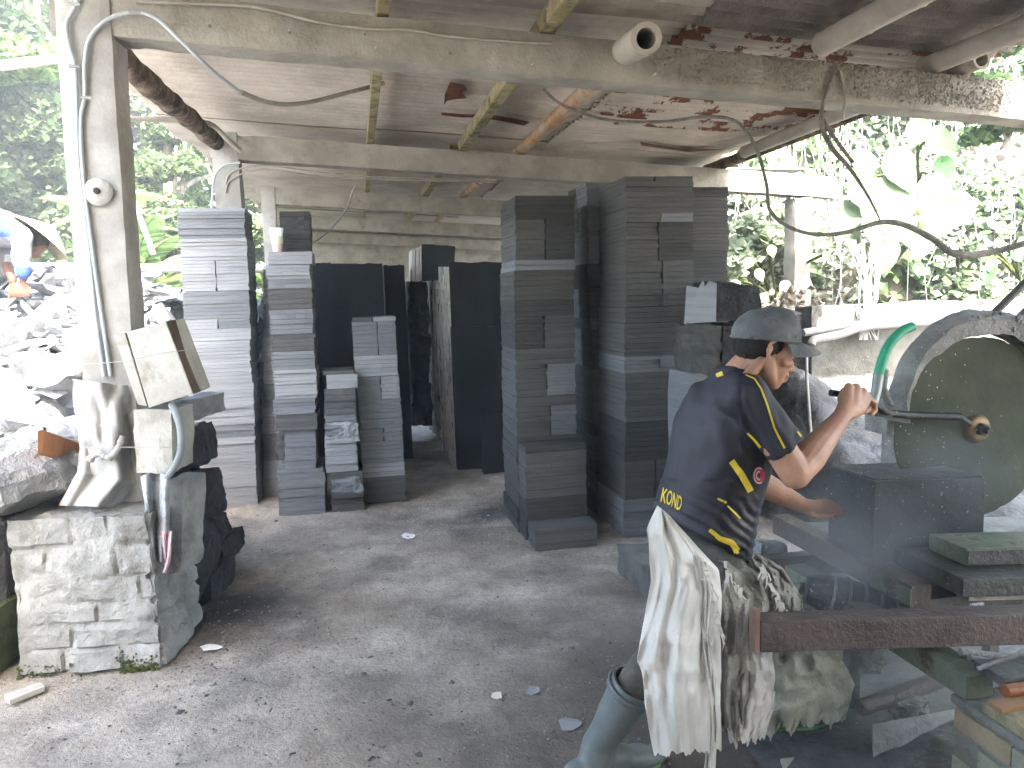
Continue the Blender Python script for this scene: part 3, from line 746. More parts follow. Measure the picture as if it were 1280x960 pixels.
# concrete wall along the right side of the shed, behind the towers
# ================================================================ left foreground: pillar, boulder, rags
def pillar():
    zt = .65
    A = gnd(18, 845); B = gnd(205, 828)
    # corners from picture: front bottom left/right at ground, top at z
    a0 = gnd(27, 846); b0 = gnd(200, 836); a1 = a0; b1 = b0
    d = (b0-a0).normalized(); n = Vector((-d.y, d.x, 0)); W = (b0-a0).length
    root = empty('brick_pillar', (a0+b0)/2, 'low thick whitewashed brick pillar carrying the near post, moss at its foot', 'pillar')
    dep = .46
    # bricks with raked joints over a core
    core = MB(); nx, ny, nz = 26, 18, 24
    vsd = {}; out = []; fs = []
    def rows():
        z = 0; r_ = random.Random(4); o_ = []
        while z < zt-.03:
            h = r_.choice([.09, .10, .14, .075]); h = min(h, zt-z); x = -r_.uniform(0, .15); row = []
            while x < W:
                w_ = r_.choice([.14, .26, .34, .22]); row.append((x, x+w_)); x += w_
            o_.append((z, z+h, row)); z += h
        return o_
    RW = rows()
    def V(i, j, k):
        if (i, j, k) in vsd: return vsd[(i, j, k)]
        x = W*i/nx; y = dep*j/ny; z = zt*k/nz
        ax = (i == nx)-(i == 0); ay = (j == ny)-(j == 0); az = (k == nz)-(k == 0)
        p = a0+d*x+n*y+ZD*z
        nn = d*ax+n*ay+ZD*az
        rec = 0
        for z0, z1, row in RW:
            if z0 <= z <= z1+1e-6:
                if min(z-z0, z1-z) < .012: rec = .016
                for x0, x1 in row:
                    if x0 <= x <= x1 and min(x-x0, x1-x) < .012 and ay: rec = .016
        am = .022+.01*(z < .15)
        dd = fbm(p, 4, 3, 9)*am+fbm(p, 17, 2, 4)*.008-rec*min(1, max(.05, .6+fbm(p, 3.5, 2, 33)*2.2))
        if abs(ax)+abs(ay)+abs(az) > 1: dd -= .022
        p = p+nn.normalized()*dd
        # wider at the foot, as the photo
        p += (d*(x/W-.5)*.03)*(1-z/zt)
        vsd[(i, j, k)] = len(out); out.append(p); return vsd[(i, j, k)]
    nx, ny, nz = 64, 34, 52
    for i in range(nx):
        for k in range(nz):
            fs.append((V(i, 0, k), V(i+1, 0, k), V(i+1, 0, k+1), V(i, 0, k+1))); fs.append((V(i, ny, k), V(i, ny, k+1), V(i+1, ny, k+1), V(i+1, ny, k)))
        for j in range(ny):
            fs.append((V(i, j, nz), V(i+1, j, nz), V(i+1, j+1, nz), V(i, j+1, nz)))
    for j in range(ny):
        for k in range(nz):
            fs.append((V(0, j, k), V(0, j, k+1), V(0, j+1, k+1), V(0, j+1, k))); fs.append((V(nx, j, k), V(nx, j+1, k), V(nx, j+1, k+1), V(nx, j, k+1)))
    o = MB().add(out, fs).build('masonry', M_['white'], root, smooth=True, fix=False)
    # moss tufts at the foot
    mb = MB()
    for _ in range(260):
        px = random.choice([random.gauss(185, 12), random.gauss(60, 25), random.gauss(168, 4)]); p = gnd(px, random.gauss(832, 6)); 
        p = a0+d*max(0, min(W, (p-a0).dot(d)))+n*(-.012+random.uniform(-.01, .004)); p.z = abs(random.gauss(0, .03))
        bm_into(mb, hull_rock(p, random.uniform(.004, .010), 6, (1, 1, .6)))
    o = mb.build('moss', M_['moss'], root, fix=False); o['kind'] = 'stuff'
    return a0, d, n, W
M_['moss'] = mat('moss', (.05, .075, .015), (.10, .12, .03), scale=20, bump=1, bscale=90)
PA, PD, PN, PW = pillar()

def cloth_grid(fn, nu, nv, name, m, parent=None, th=.003, smooth=True):
    vs = []; fs = []
    for j in range(nv+1):
        for i in range(nu+1): vs.append(fn(i/nu, j/nv))
    for j in range(nv):
        for i in range(nu):
            a = j*(nu+1)+i; fs.append((a, a+1, a+nu+2, a+nu+1))
    me = bpy.data.meshes.new(name); me.from_pydata([tuple(v) for v in vs], [], fs); me.update()
    me = modmesh(me, [('SOLIDIFY', dict(thickness=th, offset=0))])
    return link(name, me, m, parent, smooth)
M_['cloth'] = mat('dusty_cloth', (.25, .243, .228), (.37, .36, .34), scale=8, bump=.25, bscale=300, c3=(.24, .23, .20), s3=7, t3=(.55, .7))
M_['rag'] = mat('grey_rag', (.27, .29, .31), (.42, .44, .46), scale=14, bump=.5, bscale=120, c3=(.2, .21, .22), s3=9, t3=(.5, .6))
M_['pink'] = mat('pink_rag', (.55, .33, .36), (.62, .42, .45), scale=12, bump=.3, bscale=80)
# big cloth wrapped round the foot of the near post, seen as an outline from (95,475) to (175,630)
def post_cloth():
    root = empty('draped_cloth', at(135, 630, 3.2), 'large off white cloth wrapped round the near post and draped on the brick pillar', 'cloth')
    Lx = [(90, 474), (92, 505), (98, 535), (100, 560), (97, 590), (74, 632)]
    Rx = [(160, 482), (163, 510), (168, 545), (171, 575), (176, 606), (150, 634)]
    def f(u, v):
        k = v*5; i = min(4, int(k)); t = k-i
        x0 = Lx[i][0]+(Lx[i+1][0]-Lx[i][0])*t; y0 = Lx[i][1]+(Lx[i+1][1]-Lx[i][1])*t
        x1 = Rx[i][0]+(Rx[i+1][0]-Rx[i][0])*t; y1 = Rx[i][1]+(Rx[i+1][1]-Rx[i][1])*t
        x = x0+(x1-x0)*u; y = y0+(y1-y0)*u
        # round the post: nearer in the middle, folds fan downward
        D = 3.13-.11*math.sin(math.pi*min(1, max(0, u)))-.16*max(0, v-.75)*4*(.25)
        fold = math.sin(u*10+v*4+2.5*math.sin(v*3))*(.014+.022*v)+math.sin(u*23-v*7+3*v*v)*.005+mnoise.noise(Vector((u*5, v*4, 3)))*.04
        sw = math.sin((v*9+u*3.4))*(.010 if .35 < v < .8 else .003)
        D += fold+sw
        return at(x, y, D)
    cloth_grid(f, 60, 70, 'cloth', M_['cloth'], root, .004)
    # rolled knot of cloth half way down
    p = smooth_path([at(112, 575, 3.02), at(122, 566, 3.0), at(135, 572, 2.99), at(147, 562, 3.0), at(153, 545, 3.02)], 6)
    MB().tube(p, [.010+.008*math.sin(i*1.1)**2 for i in range(len(p))], 10, jit=.25).build('twisted_fold', M_['cloth'], root, smooth=True)
post_cloth()
def hanging_rag():
    root = empty('rag', at(195, 600, 3.1), 'grey rag hanging down the right side of the brick pillar', 'rag')
    def f(u, v):
        x = 176+16*v+ (36-18*v)*u; y = 596+100*v+math.sin(u*3.1)*(-6)*(1-v)
        return at(x, y+ (12*u*v), 3.02-.03*math.sin(u*9+v*2)-.02*math.sin(u*16)*v)
    cloth_grid(f, 26, 40, 'rag_cloth', M_['rag'], root, .005)
    def g(u, v):
        x = 203+ (12-9*v)*u+6*v*math.sin(v*3); y = 664+52*v
        return at(x, y, 3.0-.012*math.sin(u*7+v*5))
    cloth_grid(g, 8, 22, 'pink_strip', M_['pink'], root, .004)
hanging_rag()
M_['plank'] = mat('weathered_board', (.28, .27, .24), (.40, .39, .35), scale=5, bump=.4, bscale=40, c3=(.18, .155, .12), s3=7, t3=(.55, .7))
M_['orange'] = mat('orange_wood', (.42, .17, .07), (.52, .24, .11), scale=3, bump=.1, bscale=30, stretch=(1, 6, 1))
M_['iron'] = mat('dark_iron', (.03, .028, .026), (.07, .06, .055), scale=9, rough=.6, metal=.3, bump=.5, bscale=60)
# board box beside the post
root = empty('board_box', at(200, 470, 3.1), 'tilted grey board panel box tied to the near post with string', 'box')
Dn = 3.02
MB().prism([at(158, 415, Dn+.02), at(207, 402, Dn), at(241, 492, Dn), at(186, 510, Dn+.02)], Vector((.02, .13, .01))).build('front_board', M_['plank'], root, bevel=.004)
MB().prism([at(208.5, 402, Dn), at(213, 406, Dn+.02), at(245, 490, Dn+.02), at(242, 493, Dn)], Vector((.01, .12, .01))).build('edge_board', mat('dark_board', (.07, .045, .035), (.12, .08, .06), bump=.5), root)
MB().prism([at(142, 418, Dn+.03), at(156, 416, Dn+.025), at(184, 508, Dn+.025), at(172, 506, Dn+.03)], Vector((0, .10, 0))).build('side_board', M_['plank'], root, bevel=.004)
o = MB().tube(smooth_path([at(96, 455, 3.05), at(150, 452, 2.995), at(200, 442, 2.985), at(230, 438, 3.0)], 5), .0016, 5).build('string', M_['cloth']); tag(o, 'thin white string tied round post and boards', 'string')
o = MB().tube(smooth_path([at(100, 559, 3.05), at(150, 559, 2.99), at(200, 559, 3.0), at(222, 559, 3.02)], 5), .0016, 5).build('string', M_['cloth']); tag(o, 'thin white string crossing the cloth lower down the post', 'string')
# flaking block under it
block('masonry_block', [at(170, 592, 3.02), at(216, 590, 3.02), at(214, 512, 3.04), at(168, 513, 3.04)], Vector((.02, .16, 0)), M_['plank'], 'flaking cream masonry block standing on the brick pillar beside the post', cat='block', rough=.010, cuts=8)
block('paving_slab', [at(222, 527, 3.4), at(238, 526, 3.4), at(236, 500, 3.4), at(217, 500, 3.4)], Vector((.05, .3, 0)), M_['rough_light'], 'small grey stone behind the flaking block', cat='stone', rough=.01, cuts=4)
p = smooth_path([at(214, 505, 3.06), at(224, 530, 3.03), at(226, 562, 3.0), at(217, 585, 3.0), at(208, 597, 3.0)], 6)
o = MB().tube(p, .0135, 12).build('hose', mat('grey_hose', (.16, .18, .19), (.24, .26, .27), bump=.1), smooth=True); tag(o, 'grey hose curving down behind the flaking block', 'hose')
o = block('moulding_stone', [at(208, 716, 3.12), at(226, 715, 3.12), at(229, 602, 3.14), at(208, 602, 3.14)], Vector((.03, .16, 0)), M_['white'], 'chipped whitewashed corner stone at the right of the brick pillar', cat='stone', rough=.018, cuts=8)
# orange board end and a round stone by the post
o = MB().prism([at(47, 538, 3.0), at(100, 557, 3.35), at(93, 580, 3.35), at(47, 568, 3.0)], Vector((.006, .02, .0))).build('wood_board', M_['orange'], bevel=.003)
tag(o, 'short orange varnished board wedged between the boulder and the post', 'board')
bm = hull_rock(at(93, 583, 3.25), .05, 20, (1, .9, 1.2), Quaternion(), 5, sub=2, rough=.04); o = bm_obj('pebble', bm, M_['boulder'], smooth=True); tag(o, 'small round pale stone beside the cloth at the post foot', 'stone')

# boulder and the stones it sits on
def shape_rock(name, outline, D, th, m, label, seed=0, rough=.04, group=None, cat='boulder', cuts=5, back=.8, bulge=.0):
    """a rock that shows this outline and bulges toward the viewer"""
    c = Vector((0, 0, 0)); P_ = [at(x, y, D+th*.45) for x, y in outline]
    for q in P_: c += q
    c /= len(P_); bm = bmesh.new()
    for q in P_:
        bm.verts.new(q)
        bm.verts.new(c+(q-c)*.72+Vector((0, -th*.5, 0))+ZD*.0)
        bm.verts.new(c+(q-c)*back+Vector((0, th*.6, 0)))
    bmesh.ops.convex_hull(bm, input=bm.verts)
    for v in [v for v in bm.verts if not v.link_faces]: bm.verts.remove(v)
    bmesh.ops.subdivide_edges(bm, edges=bm.edges, cuts=cuts, use_grid_fill=True); bmesh.ops.triangulate(bm, faces=bm.faces)
    bm.normal_update(); L_ = max((q-c).length for q in P_)
    for v in bm.verts: v.co += v.normal*(fbm(v.co, 2.5/L_, 5, seed)*rough*L_*1.5)
    o = bm_obj(name, bm, m, smooth=False); return tag(o, label, cat, group)
shape_rock('boulder', [(-60, 560), (0, 560), (20, 548), (50, 552), (85, 580), (92, 605), (60, 622), (0, 640), (-60, 655)], 2.85, .7, M_['boulder'], 'big pale rough boulder at the left edge beside the brick pillar', 3, .05)
shape_rock('boulder', [(-90, 648), (-20, 640), (6, 655), (8, 750), (-20, 756), (-90, 756)], 2.8, .5, M_['rough_light'], 'grey upright stone below the big boulder at the left edge', 4, .03)
shape_rock('boulder', [(-90, 756), (10, 752), (14, 800), (8, 838), (-90, 850)], 2.75, .5, mat('mossy_stone', (.05, .07, .03), (.10, .13, .06), scale=6, bump=1, bscale=30), 'mossy green stone at the bottom left edge', 5, .03)
# black split stones behind the pillar
BL = [([(218, 540), (250, 528), (258, 545), (262, 580), (215, 592)], 3.75, 'black split stone topmost of the heap behind the brick pillar'),
      ([(210, 592), (262, 590), (268, 606), (262, 622), (214, 620)], 3.7, 'flat black split stone under the topmost one behind the brick pillar'),
      ([(226, 600), (266, 606), (274, 640), (270, 652), (228, 640)], 3.8, 'black stone in the middle of the heap behind the brick pillar'),
      ([(225, 640), (272, 648), (280, 675), (262, 690), (228, 680)], 3.7, 'wide black stone below the middle of the heap behind the brick pillar'),
      ([(226, 684), (262, 672), (264, 720), (246, 758), (222, 764)], 3.45, 'dark stone with a dusty corner near the pillar foot'),
      ([(255, 672), (292, 664), (298, 690), (285, 705), (262, 712)], 3.85, 'small black stone sticking out at the right of the heap'),
      ([(244, 705), (282, 700), (284, 738), (262, 758), (240, 760)], 3.6, 'black stone at the very bottom right of the heap behind the pillar'),
      ([(215, 560), (240, 552), (236, 620), (212, 640)], 3.95, 'black stone wedged at the back of the heap behind the pillar')]
for i, (ol, D, lab) in enumerate(BL):
    shape_rock('split_stone', ol, D, .28, M_['rough_stone'], lab, 10+i, .05, 'black split stones behind the brick pillar', cat='stone', cuts=4)
o = block('stone_step', [at(266, 640, 4.3), at(240, 640, 4.3), at(240, 700, 4.3), at(262, 700, 4.3)], VD*.4, M_['rough_stone'], 'dark stone filling the gap behind the black heap', cat='stone')

# litter on the floor
def flake(px, py, w_, h_, m, lab, cat, z=.006):
    p = gnd(px, py, z); vs = []; r_ = random.Random(px); k = 9
    top = []
    for i in range(k):
        a = 2*math.pi*i/k; q = r_.uniform(.7, 1.15)
        top.append(p+Vector((math.cos(a)*w_*q, math.sin(a)*h_*q, r_.uniform(.0, .012))))
    o = MB().prism(top, (0, 0, -.003)).build(cat.replace(' ', '_'), m); return tag(o, lab, cat)
M_['wpl'] = mat('white_plastic', (.72, .73, .72), (.8, .8, .8), bump=.2)
flake(510, 671, .045, .05, M_['wpl'], 'white scrap lying mid floor in front of the medium stack', 'scrap')
flake(264, 811, .05, .025, M_['wpl'], 'crumpled pale blue grey plastic scrap by the brick pillar', 'plastic scrap')
flake(712, 905, .05, .04, M_['s3'], 'pale flattened scrap on the floor near the green boot', 'scrap')
flake(668, 865, .03, .03, M_['s3'], 'small pale scrap on the dark floor left of the apron', 'scrap')
flake(620, 870, .025, .02, mat('cream_stone', (.55, .5, .38), (.62, .56, .44)), 'cream coloured stone flake on the floor', 'scrap')
o = MB().prism([gnd(5, 868, .03), gnd(50, 852, .03), gnd(56, 858, .03), gnd(12, 875, .03)], (0, 0, -.02)).build('board_offcut', M_['plank'], bevel=.003); tag(o, 'pale board offcut lying in the bottom left corner', 'board')

# ---------------------------------------------------------------- cables on the post and beams
M_['cable'] = mat('grey_cable', (.33, .36, .38), (.42, .45, .47), scale=9, bump=.1, rough=.6)
M_['cabled'] = mat('dusty_cable', (.24, .22, .19), (.33, .31, .27), scale=9, bump=.2, rough=.8)
def cable(pts, r_, m, lab, k=6, name='cable', clips=()):
    p = smooth_path(pts, k); o = MB().tube(p, r_, 8).build(name, m, smooth=True); tag(o, lab, 'cable', 'cables')
    for (x, y, D) in clips:
        c = at(x, y, D-.012); MB().tube([c-UD*.02, c+UD*.02], .006, 6).build('cable_clip', M_['cloth'], o)
    return o
Dp = 0
def pf(x, y): return on_v(x, y, 3.352)
cable([pf(100, -6), pf(92, 12), pf(83, 30), pf(87, 60), pf(94, 85), pf(96, 140), pf(98, 200), pf(105, 260), pf(113, 330), pf(120, 400), pf(130, 470)], .0085, M_['cable'], 'thick grey cable running down the left of the near post', clips=[(93, 5, 3.06), (93, 83, 3.06)])
cable([at(300, 115, 3.5), at(262, 85, 3.2), at(225, 50, 3.13), pf(195, 23), pf(168, 15), pf(135, 24), pf(112, 48), pf(106, 80), pf(106, 120), pf(101, 150), pf(103, 210), pf(111, 280), pf(122, 360), pf(131, 420), pf(138, 470)], .0078, M_['cable'], 'grey cable looping from the near post over to the roof and hanging in a bow', clips=[(168, 15, 3.08), (108, 122, 3.06)])
cable([at(300, 115, 3.5), at(340, 129, 3.9), at(380, 129, 4.3), at(430, 117, 4.6), at(480, 104, 4.75)], .012, M_['cabled'], 'dusty hanging cable end tied to the flat batten')
vb = VB[0]-.016
beamp = lambda x, y, v=vb: on_v(x, y, v)
cable([beamp(170, 2), beamp(255, 5), beamp(320, 9), beamp(400, 28), beamp(465, 36), beamp(510, 37), beamp(560, 45), beamp(640, 52), beamp(690, 54)], .007, M_['cabled'], 'thin dusty cable stapled along the top of the near beam', clips=[(255, 5, 3.42), (375, 22, 3.45), (590, 50, 3.6)])
cable([beamp(680, 112, 3.6), beamp(705, 132, 3.7), beamp(760, 150, 3.8), beamp(830, 152, 3.8), beamp(880, 146, 3.7), beamp(920, 152, 3.6), beamp(945, 185, 3.5), beamp(958, 230, 3.4), beamp(962, 262, 3.35), beamp(985, 283, 3.3), beamp(1020, 293, 3.3), beamp(1060, 290, 3.3), beamp(1100, 280, 3.3), beamp(1130, 283, 3.3), beamp(1165, 300, 3.25), beamp(1195, 318, 3.2), beamp(1240, 315, 3.2), beamp(1290, 303, 3.1)],
      [.009]*40+[.010]*30+[.013]*60, M_['cabled'], 'long dusty cable sagging from the roof to the right past the foliage') if False else None
def vary(pts, rs, m, lab, name='cable', jit=.0, cat='cable', group='cables'):
    p = smooth_path(pts, 6); n = len(p); r_ = [np.interp(i/(n-1), [a for a, _ in rs], [b for _, b in rs]) for i in range(n)]
    o = MB().tube(p, [float(x) for x in r_], 10, jit=jit).build(name, m, smooth=True); return tag(o, lab, cat, group)
M_['crust'] = mat('mud_crusted_cable', (.16, .15, .135), (.25, .235, .21), scale=20, bump=1, bscale=70)
vary([beamp(680, 112, 3.6), beamp(705, 132, 3.7), beamp(760, 150, 3.8), beamp(830, 152, 3.8), beamp(880, 146, 3.7), beamp(920, 152, 3.6), beamp(945, 185, 3.5), beamp(958, 230, 3.4), beamp(962, 262, 3.35), beamp(985, 283, 3.3), beamp(1020, 293, 3.3), beamp(1060, 290, 3.3), beamp(1100, 278, 3.3), beamp(1130, 281, 3.3), beamp(1165, 298, 3.25), beamp(1195, 318, 3.2), beamp(1240, 315, 3.2), beamp(1295, 300, 3.1)],
     [(0, .007), (.35, .0085), (.5, .009), (.62, .010), (.8, .014), (.9, .018), (1, .013)], M_['crust'], 'long mud crusted cable sagging from the roof to the right past the foliage', jit=.07)
vary([beamp(1197, 318, 3.2), beamp(1198, 338, 3.2)], [(0, .01), (1, .006)], M_['crust'], 'short crusted drip stub hanging from the sagging cable', 'cable_stub')
vary([beamp(1050, 88, vb), beamp(1056, 120, vb), beamp(1053, 150, vb)], [(0, .007), (1, .006)], M_['cabled'], 'loop of flex hanging over the near beam, right strand')
vary([beamp(1044, 88, vb), beamp(1030, 125, vb), beamp(1027, 155, vb), beamp(1040, 185, 3.36), beamp(1062, 210, 3.33), beamp(1085, 245, 3.3), beamp(1100, 275, 3.3)], [(0, .008), (.5, .012), (1, .003)], M_['crust'], 'twisted flex dropping from the near beam to the sagging cable', jit=.08)
vary([beamp(1028, 150, 3.38), beamp(1045, 175, 3.33), beamp(1066, 203, 3.33)], [(0, .010), (1, .009)], M_['crust'], 'second crusted flex strand below the near beam', jit=.08)
for k, yy in ((1, 0), (1, 9)):
    v = VB[1]-.02
    cable([on_v(282, 232+yy, v), on_v(290, 215+yy, v), on_v(330, 207+yy*.5, v), on_v(400, 215+yy*.6, v), on_v(480, 222+yy*.3, v), on_v(560, 224+yy*.3, v), on_v(620, 226+yy*.3, v)], .006, M_['cabled'], 'thin cable stapled along the second beam, %s line' % ('upper' if yy == 0 else 'lower'))
cable([on_v(265, 260, 6.0), on_v(268, 222, 6.0), on_v(280, 207, 6.0), on_v(300, 203, 6.0)], .009, M_['cable'], 'cable bending from the second beam down the second post')
cable([at(443, 232, 5.8), at(432, 262, 5.8), at(410, 290, 5.8), at(388, 306, 5.6)], .006, M_['cloth'], 'pale rope hanging from the second beam to the drink cup stack', name='rope')
# round insulator disc on the post
root = empty('disc_boss', at(124, 240, 3.12), 'round pale disc bolted to the near post', 'disc')
c = on_v(124, 240, 3.362); MB().lathe(c, -VD, [(.052, 0), (.054, .012), (.045, .022), (.018, .026)], 28).build('disc', M_['conc'], root, smooth=True)
MB().lathe(c-VD*.026, -VD, [(.013, 0), (.013, .01), (.006, .014)], 10).build('bolt', M_['iron'], root)
# nails on the near beam
for i, (x, y) in enumerate(((262, 32), (362, 40), (455, 42), (470, 60), (562, 65), (665, 80), (818, 93))):
    c = on_v(x, y, 3.37); o = MB().tube([c+VD*.01, c-VD*.03-ZD*.004], .005, 6).build('nail', M_['cloth'], beam0)

# drink cup
def cup():
    b = S(*uv(at(347, 312, D2+.06)), L2a['z']+.001)
    root = empty('drink_cup', b, 'clear plastic cup with a little orange tea on top of the stack', 'cup')
    g = bpy.data.materials.new('clear_plastic'); g.use_nodes = True; p = g.node_tree.nodes['Principled BSDF']
    p.inputs['Base Color'].default_value = (.85, .86, .84, 1); p.inputs['Roughness'].default_value = .15; p.inputs['Alpha'].default_value = .38
    MB().lathe(b, ZD, [(.030, 0), (.045, .150), (.049, .153), (.049, .158), (.044, .158), (.043, .150), (.029, .004)], 24, cap=False).build('cup_wall', g, root, smooth=True)
    MB().lathe(b+ZD*.003, ZD, [(.0285, 0), (.033, .035)], 20).build('tea', mat('tea', (.5, .14, .02), (.55, .18, .03), rough=.2, bump=0), root, smooth=True)
    MB().lathe(b+ZD*.055, ZD, [(.0365, 0), (.0405, .04)], 20, cap=False).build('sticker', mat('green_print', (.55, .62, .45), (.75, .75, .5), scale=60, bump=0, lo=.45, hi=.55), root, smooth=True)
cup()
# ================================================================ outside left: heap of stone waste
M_['waste'] = mat('stone_waste', (.17, .174, .182), (.34, .344, .352), scale=3, bump=.7, bscale=22, c3=(.14, .147, .16), s3=2.5, t3=(.5, .62))
M_['waste2'] = mat('stone_waste_dark', (.15, .16, .175), (.26, .27, .29), scale=3, bump=.7, bscale=22)
M_['earth'] = mat('bank_earth', (.16, .14, .11), (.28, .25, .2), scale=2, bump=1, bscale=20)
def heap_z(u, v):
    """terrace outside the left posts, climbing away from the viewer"""
    t = min(1, max(0, (-1.28-u)/.45)); t = t*t*(3-2*t)
    s = min(1, max(0, (v-3.35)/.7)); s = s*s*(3-2*s)
    z = .62+.27*max(0, v-3.7)
    z = min(z, 1.62-.02*max(0, v-8))
    z += .10*math.sin(u*1.7+v*.9)+.06*math.sin(v*2.3-u)
    return z*t*s*(1 if v < 11 else max(.2, 1-(v-11)*.2))
def heap():
    us = np.linspace(-9, -1.1, 70); vv = np.linspace(3.2, 16, 90); vs = []; n = len(us)
    for v in vv:
        for u in us:
            z = heap_z(u, v); p = S(u, v, z-.03+mnoise.noise(Vector((u*3, v*3, 0)))*.04*min(1, z*4)); vs.append(p)
    fs = [(j*n+i, j*n+i+1, (j+1)*n+i+1, (j+1)*n+i) for j in range(len(vv)-1) for i in range(n-1)]
    o = MB().add(vs, fs).build('waste_bank', M_['waste'], smooth=True, fix=False); tag(o, kind='structure', label='bank of stone waste outside the left side of the shed')
heap()
def heap_stones():
    a, b = MB(), MB(); big = []
    for i in range(3600):
        v = 3.4+random.random()**1.25*7.0; u = -1.15-random.random()**1.1*4.6
        z = heap_z(u, v)
        if z < .12: continue
        s_ = random.choice([.035, .05, .07, .10, .14])*(1+.05*v)
        sc = (random.uniform(.8, 1.3), random.uniform(.5, 1), random.uniform(.08, .28))
        q = Quaternion((1, random.gauss(0, .28), random.gauss(0, .28), random.uniform(-2, 2))).normalized()
        bm_into(a if random.random() < .85 else b, hull_rock(S(u, v, z+random.uniform(-.02, .05)), s_, 9, sc, q))
    o = a.build('stone_waste', M_['waste'], fix=False); tag(o, 'heap of broken pale stone offcuts outside the shed', 'rubble', kind='stuff')
    o = b.build('dark_stone_waste', M_['waste2'], fix=False); tag(o, 'darker broken offcuts mixed through the stone heap', 'rubble', kind='stuff')
    # stones one can tell apart
    spots = [((200, 372), 7.0, .30, (1.3, .8, .5), 'large pale stone crowning the heap right of the near post'), ((205, 400), 6.0, .20, (1, .8, .9), 'square pale block on the heap beside the leftmost stack'),
             ((182, 345), 7.8, .2, (1.3, .9, .45), 'pale flat stone on the skyline of the heap between post and leftmost stack'), ((185, 420), 5.2, .22, (1.5, .8, .35), 'long pale stone sloping on the heap just right of the near post'),
             ((60, 405), 5.4, .30, (1.6, .9, .25), 'long flat pale slab on the heap below the hand of the stooping man'), ((20, 430), 4.9, .22, (1.3, 1, .5), 'angular grey stone at the left edge of the heap'),
             ((32, 455), 4.6, .16, (1, .9, .8), 'upright triangular pale stone in the heap at left'), ((75, 470), 4.3, .24, (1.1, .9, .7), 'rounded white stone on the heap against the near post'),
             ((12, 500), 4.0, .26, (1.4, 1, .5), 'smooth bright stone at the left edge above the big boulder'), ((50, 470), 4.5, .14, (1, .5, .9), 'dark leaning shard on the heap at left'),
             ((215, 445), 5.4, .16, (1.2, .8, .5), 'pale stone low on the heap beside the leftmost stack'), ((168, 400), 5.6, .14, (1.2, .8, .4), 'small flat stone just right of the near post')]
    for i, ((x, y), D, r_, sc, lab) in enumerate(spots):
        q = Quaternion((1, random.gauss(0, .2), random.gauss(0, .25), random.uniform(-.5, .5))).normalized()
        bm = hull_rock(at(x, y, D), r_*.62, 14, sc, q, 50+i, sub=2, rough=.03)
        o = bm_obj('offcut_stone', bm, M_['waste'] if 'dark' not in lab else M_['waste2']); tag(o, lab, 'stone', 'larger stones on the heap')
heap_stones()
# rubble seen between the two left stacks
mb = MB()
for i in range(260):
    p = at(random.uniform(308, 336), random.uniform(385, 610), random.uniform(6.0, 6.8)); 
    bm_into(mb, hull_rock(p, random.uniform(.05, .11), 10, (1, .8, .6)))
o = mb.build('rubble_between_stacks', M_['waste2'], fix=False); tag(o, 'loose dark rubble showing in the gap between the two left stacks', 'rubble', kind='stuff')

# low bamboo rail and leaning pole
def pole(p0, p1, r_, m, lab, cat='pole', name='bamboo_rail', group=None):
    pts = [Vector(p0).lerp(Vector(p1), i/10)+Vector((0, 0, math.sin(i*1.7)*.003)) for i in range(11)]
    o = MB().tube(pts, [r_*(1.06 if i % 3 == 0 else 1) for i in range(11)], 10).build(name, m, smooth=True); return tag(o, lab, cat, group)
pole(at(-20, 333, 8.2), at(330, 336, 9.0), .045, M_['plank'], 'pale bamboo rail along the back of the stone heap', cat='rail')
pole(at(-20, 348, 8.25), at(95, 345, 8.4), .03, M_['plank'], 'thinner lower bamboo rail behind the stooping man', cat='rail')
pole(at(32, 345, 8.3), at(85, 362, 8.2), .03, M_['plank'], 'short sloping stick under the bamboo rail', cat='rail')
pole(at(-15, 84, 6.5), at(78, 73, 6.8), .04, M_['plank'], 'horizontal pale pole high at the left edge against the trees', cat='pole')
pole(at(163, 240, 9), at(192, 318, 9), .03, M_['plank'], 'thin slanting pole in front of the bright shrub', cat='pole')

